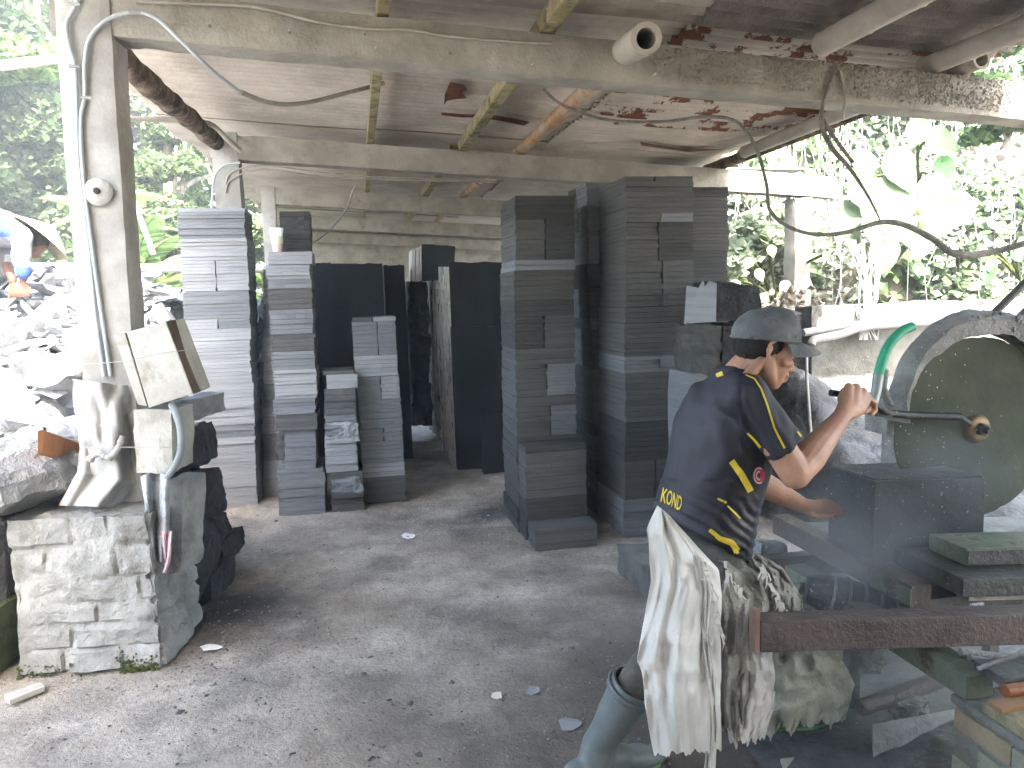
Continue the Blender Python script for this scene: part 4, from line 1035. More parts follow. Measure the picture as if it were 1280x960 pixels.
# ================================================================ foliage
LEAF = {}
LEAF['far'] = leafmat('leaf_hazy', (.09, .135, .055), (.16, .215, .105))
LEAF['mid'] = leafmat('leaf_green', (.07, .12, .045), (.12, .19, .075))
LEAF['bright'] = leafmat('leaf_bright', (.12, .19, .06), (.19, .27, .10), trans=.5)
LEAF['dust'] = leafmat('leaf_dusty', (.24, .28, .22), (.38, .42, .36))
LEAF['ivy'] = leafmat('leaf_creeper', (.20, .25, .16), (.36, .42, .30))
def leaf_mesh(P_, size, up=.4, asp=.45, jitter=.5, droop=0, facing=None):
    """numpy: every leaf a folded pointed blade of 4 vertices, 2 faces"""
    n = len(P_); P_ = np.asarray(P_)
    N_ = rng.normal(size=(n, 3)); N_[:, 2] = np.abs(N_[:, 2])+up
    if facing is not None: N_ += np.asarray(facing)*1.0
    N_ /= np.linalg.norm(N_, axis=1)[:, None]
    T = rng.normal(size=(n, 3)); T[:, 2] -= droop; T -= N_*(T*N_).sum(1)[:, None]; T /= np.linalg.norm(T, axis=1)[:, None]
    B = np.cross(N_, T); s = size*(1+rng.uniform(-jitter, jitter, n))[:, None]
    v0 = P_-T*s*.5; v1 = P_+B*s*asp-N_*s*.08; v2 = P_+T*s*.55; v3 = P_-B*s*asp-N_*s*.08
    V = np.stack([v0, v1, v2, v3], 1).reshape(-1, 3)
    i = np.arange(n)*4
    F = np.stack([i, i+1, i+2, i, i+2, i+3], 1).reshape(-1)
    me = bpy.data.meshes.new('leaves'); me.vertices.add(len(V)); me.vertices.foreach_set('co', V.ravel())
    me.loops.add(len(F)); me.loops.foreach_set('vertex_index', F.astype(np.int32)); me.polygons.add(len(F)//3)
    me.polygons.foreach_set('loop_start', np.arange(0, len(F), 3, dtype=np.int32)); me.update(calc_edges=True); return me
def crown_points(c, rad, n, lobes=22, seed=0):
    g = np.random.default_rng(seed); out = []
    for k in range(lobes):
        d = g.normal(size=3); d /= np.linalg.norm(d); lc = np.array(c)+d*np.array(rad)*g.uniform(.3, .95); lr = np.array(rad)*g.uniform(.16, .36)
        m = n//lobes; q = g.normal(size=(m, 3)); q /= np.linalg.norm(q, axis=1)[:, None]; q *= g.uniform(.55, 1.0, m)[:, None]**.5
        q[:, 2] = np.where(q[:, 2] < -.3, q[:, 2]*.4, q[:, 2])
        out.append(lc+q*lr*np.array([1, 1, .7]))
    return np.concatenate(out)
M_['trunk'] = mat('tree_bark', (.14, .12, .10), (.26, .23, .19), scale=12, bump=1, bscale=30, stretch=(1, 1, .3))
def tree(base, h, rad, n, lsize, m, lab, seed, cz=None, group='trees beyond the stone heap', name='tree', lobes=24):
    root = empty(name, base, lab, 'tree', group)
    b = Vector(base); cz = cz or h*.62; c = b+Vector((0, 0, cz)); r_ = random.Random(seed)
    mb = MB()
    tp = smooth_path([b, b+Vector((r_.uniform(-.2, .2), r_.uniform(-.2, .2), cz*.5)), c+Vector((0, 0, rad[2]*.4))], 6)
    mb.tube(tp, [.16*h/6*(1-.7*i/len(tp)) for i in range(len(tp))], 9); mb.build('trunk', M_['trunk'], root, smooth=True)
    for k in range(6):
        a = r_.uniform(0, 6.28); st = tp[r_.randint(4, len(tp)-3)]; e = c+Vector((math.cos(a)*rad[0]*.7, math.sin(a)*rad[1]*.7, r_.uniform(-.2, .6)*rad[2]))
        lp = smooth_path([st, st.lerp(e, .5)+Vector((0, 0, .15)), e], 4)
        MB().tube(lp, [.06*h/6*(1-.75*i/len(lp)) for i in range(len(lp))], 6).build('limb', M_['trunk'], root, smooth=True)
    pts = crown_points(c, rad, n, lobes, seed)
    link('crown', leaf_mesh(pts, lsize), m, root)
    return root
G = lambda x, D, z=0.: Vector((at(x, 380, D).x, D, z))
tree(G(-40, 13), 8.5, (2.6, 2, 4.4), 60000, .125, LEAF['far'], 'dense hazy tree filling the left edge behind the stooping man', 1, cz=4.4)
tree(G(60, 14.5), 9.5, (2.2, 2, 4.6), 56000, .125, LEAF['far'], 'hazy tree behind the near post, taller than its neighbours', 2, cz=5.0)
tree(G(225, 13), 6.6, (1.4, 1.5, 2.0), 26000, .10, LEAF['far'], 'rounded blue green tree between the near post and the leftmost stack', 3, cz=3.4)
tree(G(130, 16), 9, (2.3, 2, 4), 34000, .12, LEAF['far'], 'tall tree seen under the eave right of the near post', 4, cz=5)
tree(G(-190, 10.5), 6.2, (3.2, 1.0, .85), 11000, .12, LEAF['bright'], 'bright sunlit leafy bough high at the left edge', 5, cz=4.75)
tree(G(300, 17), 6.5, (2.0, 1.6, 2.6), 14000, .15, LEAF['far'], 'far tree showing through the gap right of the leftmost stack', 6, cz=3.2)
tree(G(-190, 11), 9, (2.4, 2, 3.4), 14000, .17, LEAF['far'], 'hazy tree just outside the left edge of the picture', 8, cz=4.6)
tree(G(20, 12), 3.6, (3.0, 1.0, 1.0), 12000, .12, LEAF['mid'], 'low green shrub row behind the bamboo rail at left', 9, cz=1.9)
# bright yellow-green palm-like shrub
def palm(base, h, nf, L_, m, lab, seed, stems=1):
    root = empty('palm', base, lab, 'palm', 'bright palms beyond the heap'); b = Vector(base); r_ = random.Random(seed); pts = []; fr = MB(); lf = MB()
    fr.tube([b, b+Vector((.05, 0, h*.5)), b+Vector((0, 0, h))], [.05, .04, .03], 8)
    for k in range(nf):
        a = 2*math.pi*k/nf+r_.uniform(-.3, .3); el = r_.uniform(.3, 1.25); d = Vector((math.cos(a)*math.cos(el), math.sin(a)*math.cos(el), math.sin(el)))
        s0 = b+Vector((0, 0, h*r_.uniform(.45, 1))); prev = s0; path = [s0]
        for i in range(14):
            d = (d+Vector((0, 0, -.085))).normalized(); prev = prev+d*L_/14; path.append(prev)
        fr.tube(path, [.012*(1-i/16) for i in range(15)], 5)
        side = d.cross(ZD).normalized()
        for i in range(2, 15):
            for sg in (-1, 1):
                p = path[i]; l = L_*.30*math.sin(math.pi*(i+2)/18); w_ = .022
                t = (path[i]-path[i-1]).normalized(); e = p+(side*sg*.75+t*.55+Vector((0, 0, -.25))).normalized()*l
                lf.add([p-t*w_, p+t*w_, e+t*w_*.3, e], [(0, 1, 2, 3)]); 
                q = p-t*L_/30; e2 = e-t*L_/28; lf.add([q-t*w_, q+t*w_, e2+t*w_*.3, e2], [(0, 1, 2, 3)])
    fr.build('stem', M_['moss'], root, smooth=True); lf.build('fronds', m, root, fix=False)
palm(G(172, 9.6, .9), 1.0, 14, .9, LEAF['bright'], 'bright yellow green palm right of the near post', 1)
palm(G(205, 10.5, .9), 1.0, 12, .8, LEAF['bright'], 'lower bright palm close to the leftmost stack', 2)
palm(G(150, 10.6, 1.2), 1.6, 12, 1.0, LEAF['bright'], 'taller bright palm half hidden by the near post', 3)
palm(G(335, 12, .5), 1.3, 12, 1.0, LEAF['bright'], 'bright palm in the gap behind the drink cup', 4)

# ================================================================ right side: wall, hill, creepers, big leaves
M_['slurry'] = mat('stone_slurry', (.09, .093, .093), (.17, .174, .174), scale=4, bump=.9, bscale=26, c3=(.06, .063, .066), s3=5, t3=(.52, .66), dist=.04)
M_['wallc'] = mat('old_wall', (.11, .11, .10), (.19, .19, .175), scale=4, bump=.8, bscale=20, c3=(.18, .185, .165), s3=4, t3=(.5, .64))
def uvp(px, py, v): return on_v(px, py, v)
VW = 4.75
pw0 = on_v(1015, 380, VW); pw1 = on_v(1400, 372, VW)
uw0 = pw0.dot(UD); ztw = (pw0.z+pw1.z)/2
o = rough_box(uw0, uw0+3.2, VW, VW+.22, .0, ztw, amp=.018, sc=5, cell=.05, seed=41).build('low_wall', M_['wallc'], smooth=True, fix=False)
tag(o, 'low dusty concrete wall behind the saw with a sunlit top', 'wall')
# ledge running back to the post, with rubble on it
o = rough_box(uw0-.35, uw0+.1, VW+.1, 6.3, 0, ztw-.06, amp=.05, sc=3, cell=.08, seed=42).build('low_wall', M_['slurry'], smooth=True, fix=False)
tag(o, 'mud caked low wall running back from the worker cap to the crumbling post', 'wall')
mb = MB()
for i in range(240):
    mb_p = S(random.gauss(3.68, .12), random.gauss(6.0, .15), random.uniform(1.0, 1.45)-abs(random.gauss(0, .1))); bm_into(mb, hull_rock(mb_p, random.uniform(.02, .06), 8))
o = mb.build('crumbled_rubble', M_['earth'], fix=False); tag(o, 'crumbled brown rubble round the foot of the mossy post', 'rubble', kind='stuff')
# slurry mound in front of the wall
def mound():
    us = np.linspace(uw0-.55, uw0+3.2, 110); vv = np.linspace(3.35, VW+.05, 60); vs = []; n = len(us)
    for v in vv:
        for u in us:
            f = (v-3.35)/(VW-3.35); f = min(1, max(0, f)); e = min(1, max(0, (u-uw0+.55)/.35)); e = e*e*(3-2*e)
            step = 1/(1+math.exp(-(v-4.35)*11))
            z = (.10+.36*min(1, f*2)+.50*step*(.75+.3*math.sin(u*3.1)+.25*mnoise.noise(Vector((u*2.5, v*2, 5)))))*e
            p = S(u, v, z); p.z += fbm(p, 5, 4, 8)*.05*e; p += UD*fbm(p, 7, 2, 9)*.03; vs.append(p)
    fs = [(j*n+i, j*n+i+1, (j+1)*n+i+1, (j+1)*n+i) for j in range(len(vv)-1) for i in range(n-1)]
    o = MB().add(vs, fs).build('slurry_bank', M_['slurry'], smooth=True, fix=False); tag(o, kind='structure', label='bank of grey stone slurry heaped behind the saw')
mound()
# pipes along the wall
M_['pvc'] = mat('dusty_pipe', (.27, .275, .265), (.38, .38, .365), scale=8, bump=.3, bscale=50)
vp = VW-.06
def vpipe(pts, r_, lab):
    o = MB().tube(smooth_path(pts, 5), r_, 12).build('pipe', M_['pvc'], smooth=True); tag(o, lab, 'pipe', 'pipes along the low wall')
vpipe([uvp(1004, 416, vp), uvp(1060, 407, vp), uvp(1120, 403, vp), uvp(1300, 395, vp)], .026, 'long pale pipe running along the low wall, upper one')
vpipe([uvp(1014, 430, vp-.05), uvp(1020, 424, vp-.05), uvp(1050, 418, vp-.05), uvp(1085, 408, vp-.05), uvp(1160, 402, vp-.04)], .028, 'shorter pale pipe with a bent end, below the long one')
vpipe([uvp(1008, 440, 4.45), uvp(1009, 480, 4.4), uvp(1014, 545, 4.3)], .010, 'thin pale hose hanging down the slurry behind the worker')
# string bundle over the wall
mb = MB()
for i in range(16):
    x = 1086+random.gauss(0, 5)
    mb.tube(smooth_path([uvp(x+random.gauss(0, 10), 300, VW-.02), uvp(x+random.gauss(0, 5), 372, VW-.03), uvp(x+random.gauss(-2, 4), 395, VW-.06), uvp(x+random.gauss(-4, 5), 425, VW-.09)], 4), .005, 4)
o = mb.build('hanging_roots', M_['pvc']); tag(o, 'bundle of pale roots and strings hanging over the low wall', 'roots', kind='stuff')
mb = MB()
# hill
def hill_pt(a, b):
    """a across, b up the slope 0..1"""
    x = 1.8+a*9; y = 8.2-a*2.6+(1-math.cos(b*1.5))*2.2+b*1.2; z = .6+b*6.5
    d = mnoise.noise(Vector((a*7, b*7, 1)))*.45+mnoise.noise(Vector((a*20, b*20, 2)))*.12
    return Vector((x+d*.3, y-d, z))
vs = []; nA, nB = 90, 70
for j in range(nB+1):
    for i in range(nA+1): vs.append(hill_pt(i/nA, j/nB))
o = MB().add(vs, [(j*(nA+1)+i, j*(nA+1)+i+1, (j+1)*(nA+1)+i+1, (j+1)*(nA+1)+i) for j in range(nB) for i in range(nA)]).build('hillside', M_['earth'], smooth=True, fix=False)
tag(o, kind='structure', label='steep overgrown hillside close behind the right of the shed')
def hill_leaves(n, size, m, lab, amin=0, amax=1, bmin=0, bmax=1, off=.12, name='creeper', clump=5.0, thr=-.1, droop=1.0):
    pts = []
    while len(pts) < n:
        a, b = random.uniform(amin, amax), random.uniform(bmin, bmax)
        if mnoise.noise(Vector((a*clump*3, b*clump*2, n))) < thr+random.uniform(-.2, .2): continue
        p = hill_pt(a, b); pts.append((p.x+random.gauss(0, .05), p.y-abs(random.gauss(0, off)), p.z+random.gauss(0, .05)))
    o = link(name, leaf_mesh(np.array(pts), size, up=.2, droop=droop, facing=np.array([[-.3, -1, .4]])), m); return tag(o, lab, 'creeper', kind='stuff')
hill_leaves(60000, .065, LEAF['ivy'], 'small leaved pale creeper covering the sunlit hillside', .25, 1, 0, 1, name='hill_creeper')
hill_leaves(15000, .07, LEAF['dust'], 'dusty leaves low on the hillside behind the low wall', 0, .8, 0, .5, name='dusty_ground_cover')
hill_leaves(9000, .12, LEAF['mid'], 'green leaves in the shadier hollows of the hillside', 0, .5, .0, 1, name='green_ground_cover', thr=.05)
# hanging roots and vines
mb = MB()
for i in range(230):
    a = random.uniform(.0, .42); b = random.uniform(.25, .62); p = hill_pt(a, b)+Vector((0, -.35-random.random()*.4, 0)); L_ = random.uniform(.4, 1.6)
    k = random.gauss(0, .14)
    mb.tube([p, p+Vector((k*.2, -.02, -L_*.25)), p+Vector((k, -.02, -L_*.5)), p+Vector((k*.8, -.02, -L_*.75)), p+Vector((k*1.6, 0, -L_))], random.uniform(.002, .005), 3, cap=False)
o = mb.build('hanging_vines', M_['pvc'], fix=False); tag(o, 'curtain of thin pale vines hanging over the hillside', 'vines', kind='stuff')
# big arrow shaped leaves
def taro(root_p, leaves, m, lab, seed=0):
    root = empty('big_leaf_plant', root_p, lab, 'plant', 'big leaved climbing plants'); r_ = random.Random(seed)
    stem = MB()
    for (x, y, D, s, ang, tilt) in leaves:
        c = at(x, y, D); pr = []
        # heart shaped outline, stem notch at the top
        n = 22; out = []
        for k in range(n+1):
            t = k/n; w_ = math.sin(math.pi*min(1, t*1.02)**.62)*.46*(1-.15*t); out.append((t, max(0, w_)))
        T = Vector((math.sin(ang), -.25*tilt, -math.cos(ang))).normalized(); Nn = Vector((0, -1, tilt)).normalized(); B = T.cross(Nn).normalized(); Nn = B.cross(T)
        vs = []; fs = []; K = 5
        for t, w_ in out:
            for q in range(-K, K+1):
                f = q/K; lobe = -.16*(abs(f)**1.5)*math.exp(-t*5)
                p = c+T*s*(t-.45+lobe)+B*s*w_*f+Nn*(.10*s*abs(f)-.18*s*t*t+.012*s*math.sin(t*22)*abs(f))
                vs.append(p)
        W_ = 2*K+1
        for i in range(n):
            for q in range(2*K): a = i*W_+q; fs.append((a, a+1, a+W_+1, a+W_))
        MB().add(vs, fs).build('leaf', m, root, smooth=True, fix=False)
        p0 = c-T*s*.42; stem.tube(smooth_path([p0, (p0+Vector(root_p))*.5+Vector((0, .1, .15)), Vector(root_p)], 5), .012, 6)
    stem.build('stalks', M_['moss'], root, smooth=True)
LEAF['taro'] = leafmat('leaf_taro_dusty', (.10, .145, .09), (.17, .22, .145), rough=.4, trans=.3)
LEAF['tarog'] = leafmat('leaf_taro_green', (.10, .24, .10), (.16, .34, .15), rough=.4, trans=.4)
rp = at(1150, 250, 6.6)
taro(rp, [(1125, 215, 5.9, 0.328, .5, .5), (1085, 245, 5.8, 0.312, .9, .4), (1105, 290, 5.7, 0.390, .3, .5), (1145, 295, 5.8, 0.250, .0, .5), (1165, 245, 6.0, 0.296, -.2, .5), (1180, 180, 6.1, 0.296, 1.2, .4), (1125, 250, 5.9, 0.390, .5, .6), (1172, 275, 5.8, 0.351, -.3, .5), (1060, 280, 5.8, 0.312, .6, .5), (1150, 310, 5.6, 0.203, -.3, .4), (1105, 322, 5.6, 0.265, .1, .4), (1190, 268, 5.9, 0.312, -.5, .4), (1085, 205, 6.0, 0.265, 1.2, .6)],
     LEAF['taro'], 'climbing plant with very big pale sunlit arrow shaped leaves above the low wall', 1)
taro(at(1160, 300, 6.6), [(1145, 168, 6.1, 0.218, -.3, .3), (1180, 215, 6.2, 0.218, .2, .4), (1160, 262, 6.0, 0.203, .7, .2), (1148, 338, 5.6, 0.101, .2, .3)], LEAF['tarog'], 'plant with darker green arrow shaped leaves between the pale ones', 2)
taro(at(1275, 350, 6.2), [(1278, 308, 5.2, 0.125, -.8, .3), (1272, 320, 5.3, 0.117, .8, .3), (1240, 335, 5.6, 0.117, .4, .4), (1234, 348, 5.6, 0.109, 0, .4)], LEAF['tarog'], 'small green leaved plant at the right edge under the sagging cable', 3)
taro(at(975, 400, 7.2), [(950, 345, 6.8, 0.117, .5, .6), (935, 330, 6.9, 0.109, -.5, .6), (965, 315, 6.9, 0.109, .3, .5), (940, 370, 6.7, 0.125, .2, .7), (1035, 322, 6.4, 0.101, .8, .5), (980, 360, 6.6, 0.117, -.7, .6), (920, 360, 6.9, 0.133, .5, .6)], LEAF['ivy'], 'low plant with small pale yellow green leaves beside the mossy post', 4)
tree(Vector((2.6, 8.2, .9)), 2.0, (1.1, .7, .8), 7000, .09, LEAF['ivy'], 'sunlit bush between the shaded stack and the mossy post', 21, cz=.8, group='bushes on the hillside', name='bush')
tree(Vector((3.9, 8.6, 1.0)), 2.0, (1.2, .6, .7), 6000, .09, LEAF['dust'], 'dusty bush behind the low wall right of the mossy post', 22, cz=.7, group='bushes on the hillside', name='bush')
tree(at(1255, 95, 6.0)-Vector((0, 0, .6)), 1.2, (.5, .5, .4), 2200, .09, LEAF['mid'], 'tuft of green leaves above the end of the near beam', 23, cz=.5, group='bushes on the hillside', name='bush')
# thin tin sheet roof edge seen behind the right eave
o = MB().sbox(2.7, 4.0, 6.3, 6.9, bz(3.2)+.23, bz(3.2)+.24).build('tin_sheet', M_['pvc']); tag(o, 'bright tin sheet lying at the right roof edge above the mossy post', 'sheet')
# ================================================================ stone saw
M_['steelmud'] = mat('muddy_steel', (.21, .212, .205), (.34, .342, .33), scale=9, bump=.8, bscale=45, c3=(.22, .225, .22), s3=6, t3=(.56, .7), rough=.6, dist=.03)
M_['steeldk'] = mat('dark_wet_steel', (.045, .050, .048), (.095, .10, .094), scale=9, bump=.5, bscale=50, rough=.35, spec=.5)
M_['brownst'] = mat('rusty_brown_steel', (.065, .048, .042), (.115, .090, .078), scale=7, bump=.6, bscale=50, c3=(.16, .15, .145), s3=9, t3=(.62, .7), rough=.4, spec=.5)
M_['greenst'] = mat('green_painted_steel', (.13, .155, .115), (.20, .235, .18), scale=7, bump=.5, bscale=40, c3=(.10, .09, .07), s3=7, t3=(.54, .62), rough=.5)
M_['blade'] = mat('wet_blade', (.034, .044, .030), (.064, .078, .052), scale=2.5, bump=.12, bscale=30, rough=.6, spec=.15, metal=0)
M_['brass'] = mat('worn_brass', (.14, .10, .05), (.22, .16, .085), scale=14, metal=.6, rough=.45, bump=.3)
M_['black'] = mat('black_rubber', (.012, .012, .013), (.03, .03, .03), scale=14, rough=.4, bump=.3, bscale=60)
M_['ghose'] = mat('green_hose', (.03, .30, .17), (.05, .38, .23), rough=.35, bump=.1, scale=10)
M_['wetstone'] = mat('wet_andesite', (.020, .025, .031), (.038, .046, .055), scale=5, bump=.25, bscale=30, rough=.35, spec=.55)
Hc = at(1218, 535, 2.70); RB = .325
saw = empty('stone_saw', gnd(1218, 900), 'big muddy circular stone saw with curved guard, dark disc blade and brass hub', 'saw')
blade = MB()
n = 96; prof = []
vs = []; fs = []
for k in range(n):
    a = 2*math.pi*k/n; slot = (k % 6 == 0)
    for r_, t in ((.03, .003), (RB*.55, .003), (RB-.02, .0028), (RB-.004 if slot else RB, .0026)):
        for sg in (-1, 1): vs.append(Hc+UD*math.cos(a)*r_+ZD*math.sin(a)*r_+VD*sg*t)
for k in range(n):
    b0, b1 = k*8, ((k+1) % n)*8
    for q in range(3):
        fs.append((b0+q*2, b1+q*2, b1+q*2+2, b0+q*2+2)); fs.append((b0+q*2+1, b0+q*2+3, b1+q*2+3, b1+q*2+1))
    fs.append((b0+6, b1+6, b1+7, b0+7))
o = MB().add(vs, fs).build('blade', M_['blade'], saw, smooth=True)
hub = MB().lathe(Hc-VD*.003, -VD, [(.050, 0), (.050, .012), (.044, .022), (.030, .026)], 32).build('flange', M_['brass'], saw, smooth=True)
MB().lathe(Hc-VD*.026, -VD, [(.024, 0), (.024, .022), (.014, .024), (.013, .045)], 6).build('nut', M_['iron'], hub)
MB().tube([Hc+VD*.0, Hc+VD*.42], .03, 16).build('axle', M_['steeldk'], saw, smooth=True)
# guard: a channel bent round the top of the blade
def guard():
    vs = []; fs = []; n = 60; a0, a1 = R(172), R(-12)
    for i in range(n+1):
        a = a0+(a1-a0)*i/n; f = i/n
        ro = RB*(1.29-.21*max(0, 1-f*3.2)**1.3); ri = RB*1.04
        d = UD*math.cos(a)+ZD*math.sin(a)
        w = .045; th = .006
        jj = mnoise.noise(Vector((i*.4, 0, 0)))*.008
        sec = [(ri, -w), (ro-.03, -w-.006), (ro-.012, -w*.6), (ro+jj, 0), (ro-.01, w*.6), (ro-.04, w), (ri, w), (ri, w-th), (ro-.05, w-th), (ro-.03, 0), (ro-.055, -w+th), (ri+.004, -w+th)]
        for r_, t in sec:
            p = Hc+d*r_+VD*t; p += d*fbm(p, 9, 3, 6)*.012; vs.append(p)
    m = 12
    for i in range(n):
        for q in range(m): fs.append((i*m+q, i*m+(q+1) % m, (i+1)*m+(q+1) % m, (i+1)*m+q))
    fs.append(tuple(range(m))); fs.append(tuple(n*m+k for k in reversed(range(m))))
    g = MB().add(vs, fs).build('guard', M_['steelmud'], saw, smooth=True)
    mb = MB()
    for i in range(420):
        a = random.uniform(R(-10), R(118)); a = random.choice([a, random.gauss(R(72), .25)])
        d = UD*math.cos(a)+ZD*math.sin(a); p = Hc+d*(RB*1.27-random.uniform(.0, .05))+VD*random.uniform(-.048, .02)
        bm_into(mb, hull_rock(p, random.uniform(.003, .009)*(1.8 if abs(a-R(68)) < .12 else 1), 8))
    o = mb.build('mud_crust', M_['steelmud'], g, fix=False); o['kind'] = 'stuff'
guard()
# control bar held by the worker
bar = [at(1038, 491, 2.36), at(1052, 493, 2.37), at(1075, 499, 2.40), at(1098, 509, 2.46), at(1110, 516, 2.50), at(1140, 519, 2.55), at(1200, 521, 2.60)]
MB().tube(smooth_path(bar, 4), [.0105]*12+[.013]*13, 12).build('control_bar', M_['black'], saw, smooth=True)
MB().tube([at(1199, 521, 2.60), at(1212, 530, 2.64)], .011, 10).build('bar_joint', M_['black'], saw, smooth=True)
MB().prism([at(1086, 505, 2.47), at(1114, 508, 2.49), at(1116, 524, 2.49), at(1090, 519, 2.47)], VD*.03).build('bar_clamp', M_['black'], saw, bevel=.004)
# feed hose: green rubber then a metal nozzle
hp = smooth_path([at(1140, 408, 2.62), at(1126, 415, 2.60), at(1112, 430, 2.58), at(1103, 450, 2.57), at(1098, 470, 2.56)], 6)
MB().tube(hp, .0165, 14).build('green_hose', M_['ghose'], saw, smooth=True)
MB().tube([at(1098, 469, 2.56), at(1096, 485, 2.55), at(1091, 508, 2.52)], [.0175, .017, .014], 14).build('nozzle', mat('zinc_pipe', (.25, .27, .26), (.4, .42, .4), metal=.5, rough=.4), saw, smooth=True)
MB().tube([at(1106, 462, 2.60), at(1104, 485, 2.58), at(1112, 508, 2.54)], .013, 12).build('stay_rod', M_['steelmud'], saw, smooth=True)
# frame behind the blade
fr = MB()
c = Hc+VD*.40
fr.box(c+ZD*.0, UD*.10, VD*.07, ZD*.08); fr.build('bearing_block', M_['steelmud'], saw, bevel=.01)
MB().box(Hc+VD*.42-ZD*.48+UD*.05, UD*.06, VD*.06, ZD*.41).build('upright', M_['steelmud'], saw, bevel=.006)
MB().tube([at(1232, 402, 2.85), at(1300, 335, 2.85)], .014, 10).build('brace', M_['steeldk'], saw, smooth=True)
MB().tube([at(1268, 402, 2.95), at(1300, 372, 2.95)], .014, 10).build('brace', M_['steeldk'], saw, smooth=True)

# stone block being cut
zb = .525; pB = at(1092, 650, 2.50); u0 = pB.dot(UD); v0 = pB.dot(VD); u1 = at(1230, 650, 2.60).dot(UD)
ztb = at(1092, 602, 2.50).z
XD = Vector((1, 0, 0))
def xbox(mb, p, lx, lv, z0, z1):
    p = Vector((p[0], p[1], 0)); return mb.prism([p+ZD*z0, p+XD*lx+ZD*z0, p+XD*lx+VD*lv+ZD*z0, p+VD*lv+ZD*z0], ZD*(z1-z0))
pL = at(1092, 650, 2.50); lxb = at(1230, 650, 2.50).x-pL.x
bl = xbox(MB(), pL, lxb, .25, zb, ztb).build('cut_block', M_['wetstone'], bevel=.003)
tag(bl, 'wet dark blue grey stone block under the saw blade', 'stone block')
# saw table of steel plates
xbox(MB(), pL+XD*.006+VD*.006, lxb-.012, .236, ztb+.001, ztb+.006).build('slurry_sheen_film', M_['slurry'], bl)  # wet slurry film; reflection off the block top put into its paler colour
tb = empty('saw_table', gnd(1180, 900), 'saw table of muddy steel plates and rusty rails carrying the wet block', 'table')
uP = at(1208, 690, 2.30); ua, va = uP.dot(UD), uP.dot(VD)
zt1 = at(1208, 686, 2.30).z
xbox(MB(), pL-XD*.02-VD*.02, 1.3, .5, zb-.035, zb-.002).build('top_plate', M_['steelmud'], tb, bevel=.004)
xbox(MB(), uP, 1.1, .16, zt1-.055, zt1).build('clamp_beam', M_['greenst'], tb, bevel=.004)
xbox(MB(), uP+XD*.004-VD*.004, 1.1, .003, zt1-.05, zt1-.006).build('beam_face', M_['steeldk'], tb)
xbox(MB(), uP-XD*.085-VD*.10, 1.1, .30, zt1-.115, zt1-.058).build('lower_plate', M_['steeldk'], tb, bevel=.004)
xbox(MB(), uP-XD*.05-VD*.08, 1.1, .05, zt1-.135, zt1-.118).build('wood_strip', M_['plank'], tb)
# diagonal brown beam along the shed axis
a = at(1152, 735, 2.26); z_ = at(1160, 731, 2.26).z
MB().sbox(a.dot(UD)-.035, a.dot(UD)+.035, a.dot(VD), a.dot(VD)+.80, z_-.075, z_).build('rusty_rail', M_['brownst'], tb, bevel=.004)
MB().sbox(a.dot(UD)-.038, a.dot(UD)-.034, a.dot(VD), a.dot(VD)+.26, z_-.065, z_-.012).build('green_patch', M_['greenst'], tb)
MB().sbox(a.dot(UD)+.04, a.dot(UD)+1.2, a.dot(VD)+.02, a.dot(VD)+.3, z_-.13, z_-.06).build('dark_plate', M_['steeldk'], tb, bevel=.004)
a2 = at(960, 700, 2.85)
MB().sbox(a2.dot(UD)-.05, a2.dot(UD)+.5, a2.dot(VD), a2.dot(VD)+.06, a2.z-.085, a2.z).build('rear_beam', M_['steeldk'], tb, bevel=.003)
st = at(1221, 759, 2.18); MB().box(st, UD*.024, VD*.001, ZD*.013).build('sticker', mat('silver_label', (.25, .27, .32), (.6, .62, .66), scale=90, bump=0, lo=.45, hi=.55), tb)
# front beam
f0 = at(946, 778, 2.02); fz = f0.z; fu = f0.dot(UD); fv = f0.dot(VD)
xbox(MB(), f0+XD*.012, 1.6, .07, fz-.088, fz).build('front_beam', M_['brownst'], tb, bevel=.004)
xbox(MB(), f0-XD*.004, .013, .035, fz-.09, fz+.034).build('wooden_end', mat('pale_wood', (.22, .15, .11), (.30, .21, .16), scale=12, bump=.3), tb, bevel=.003)
# legs under the table
for (x, D) in ((1066, 2.5), (1240, 2.75)):
    p = at(x, 760, D); MB().sbox(p.dot(UD)-.02, p.dot(UD)+.02, p.dot(VD)-.02, p.dot(VD)+.02, 0, z_-.08).build('leg', M_['steeldk'], tb)
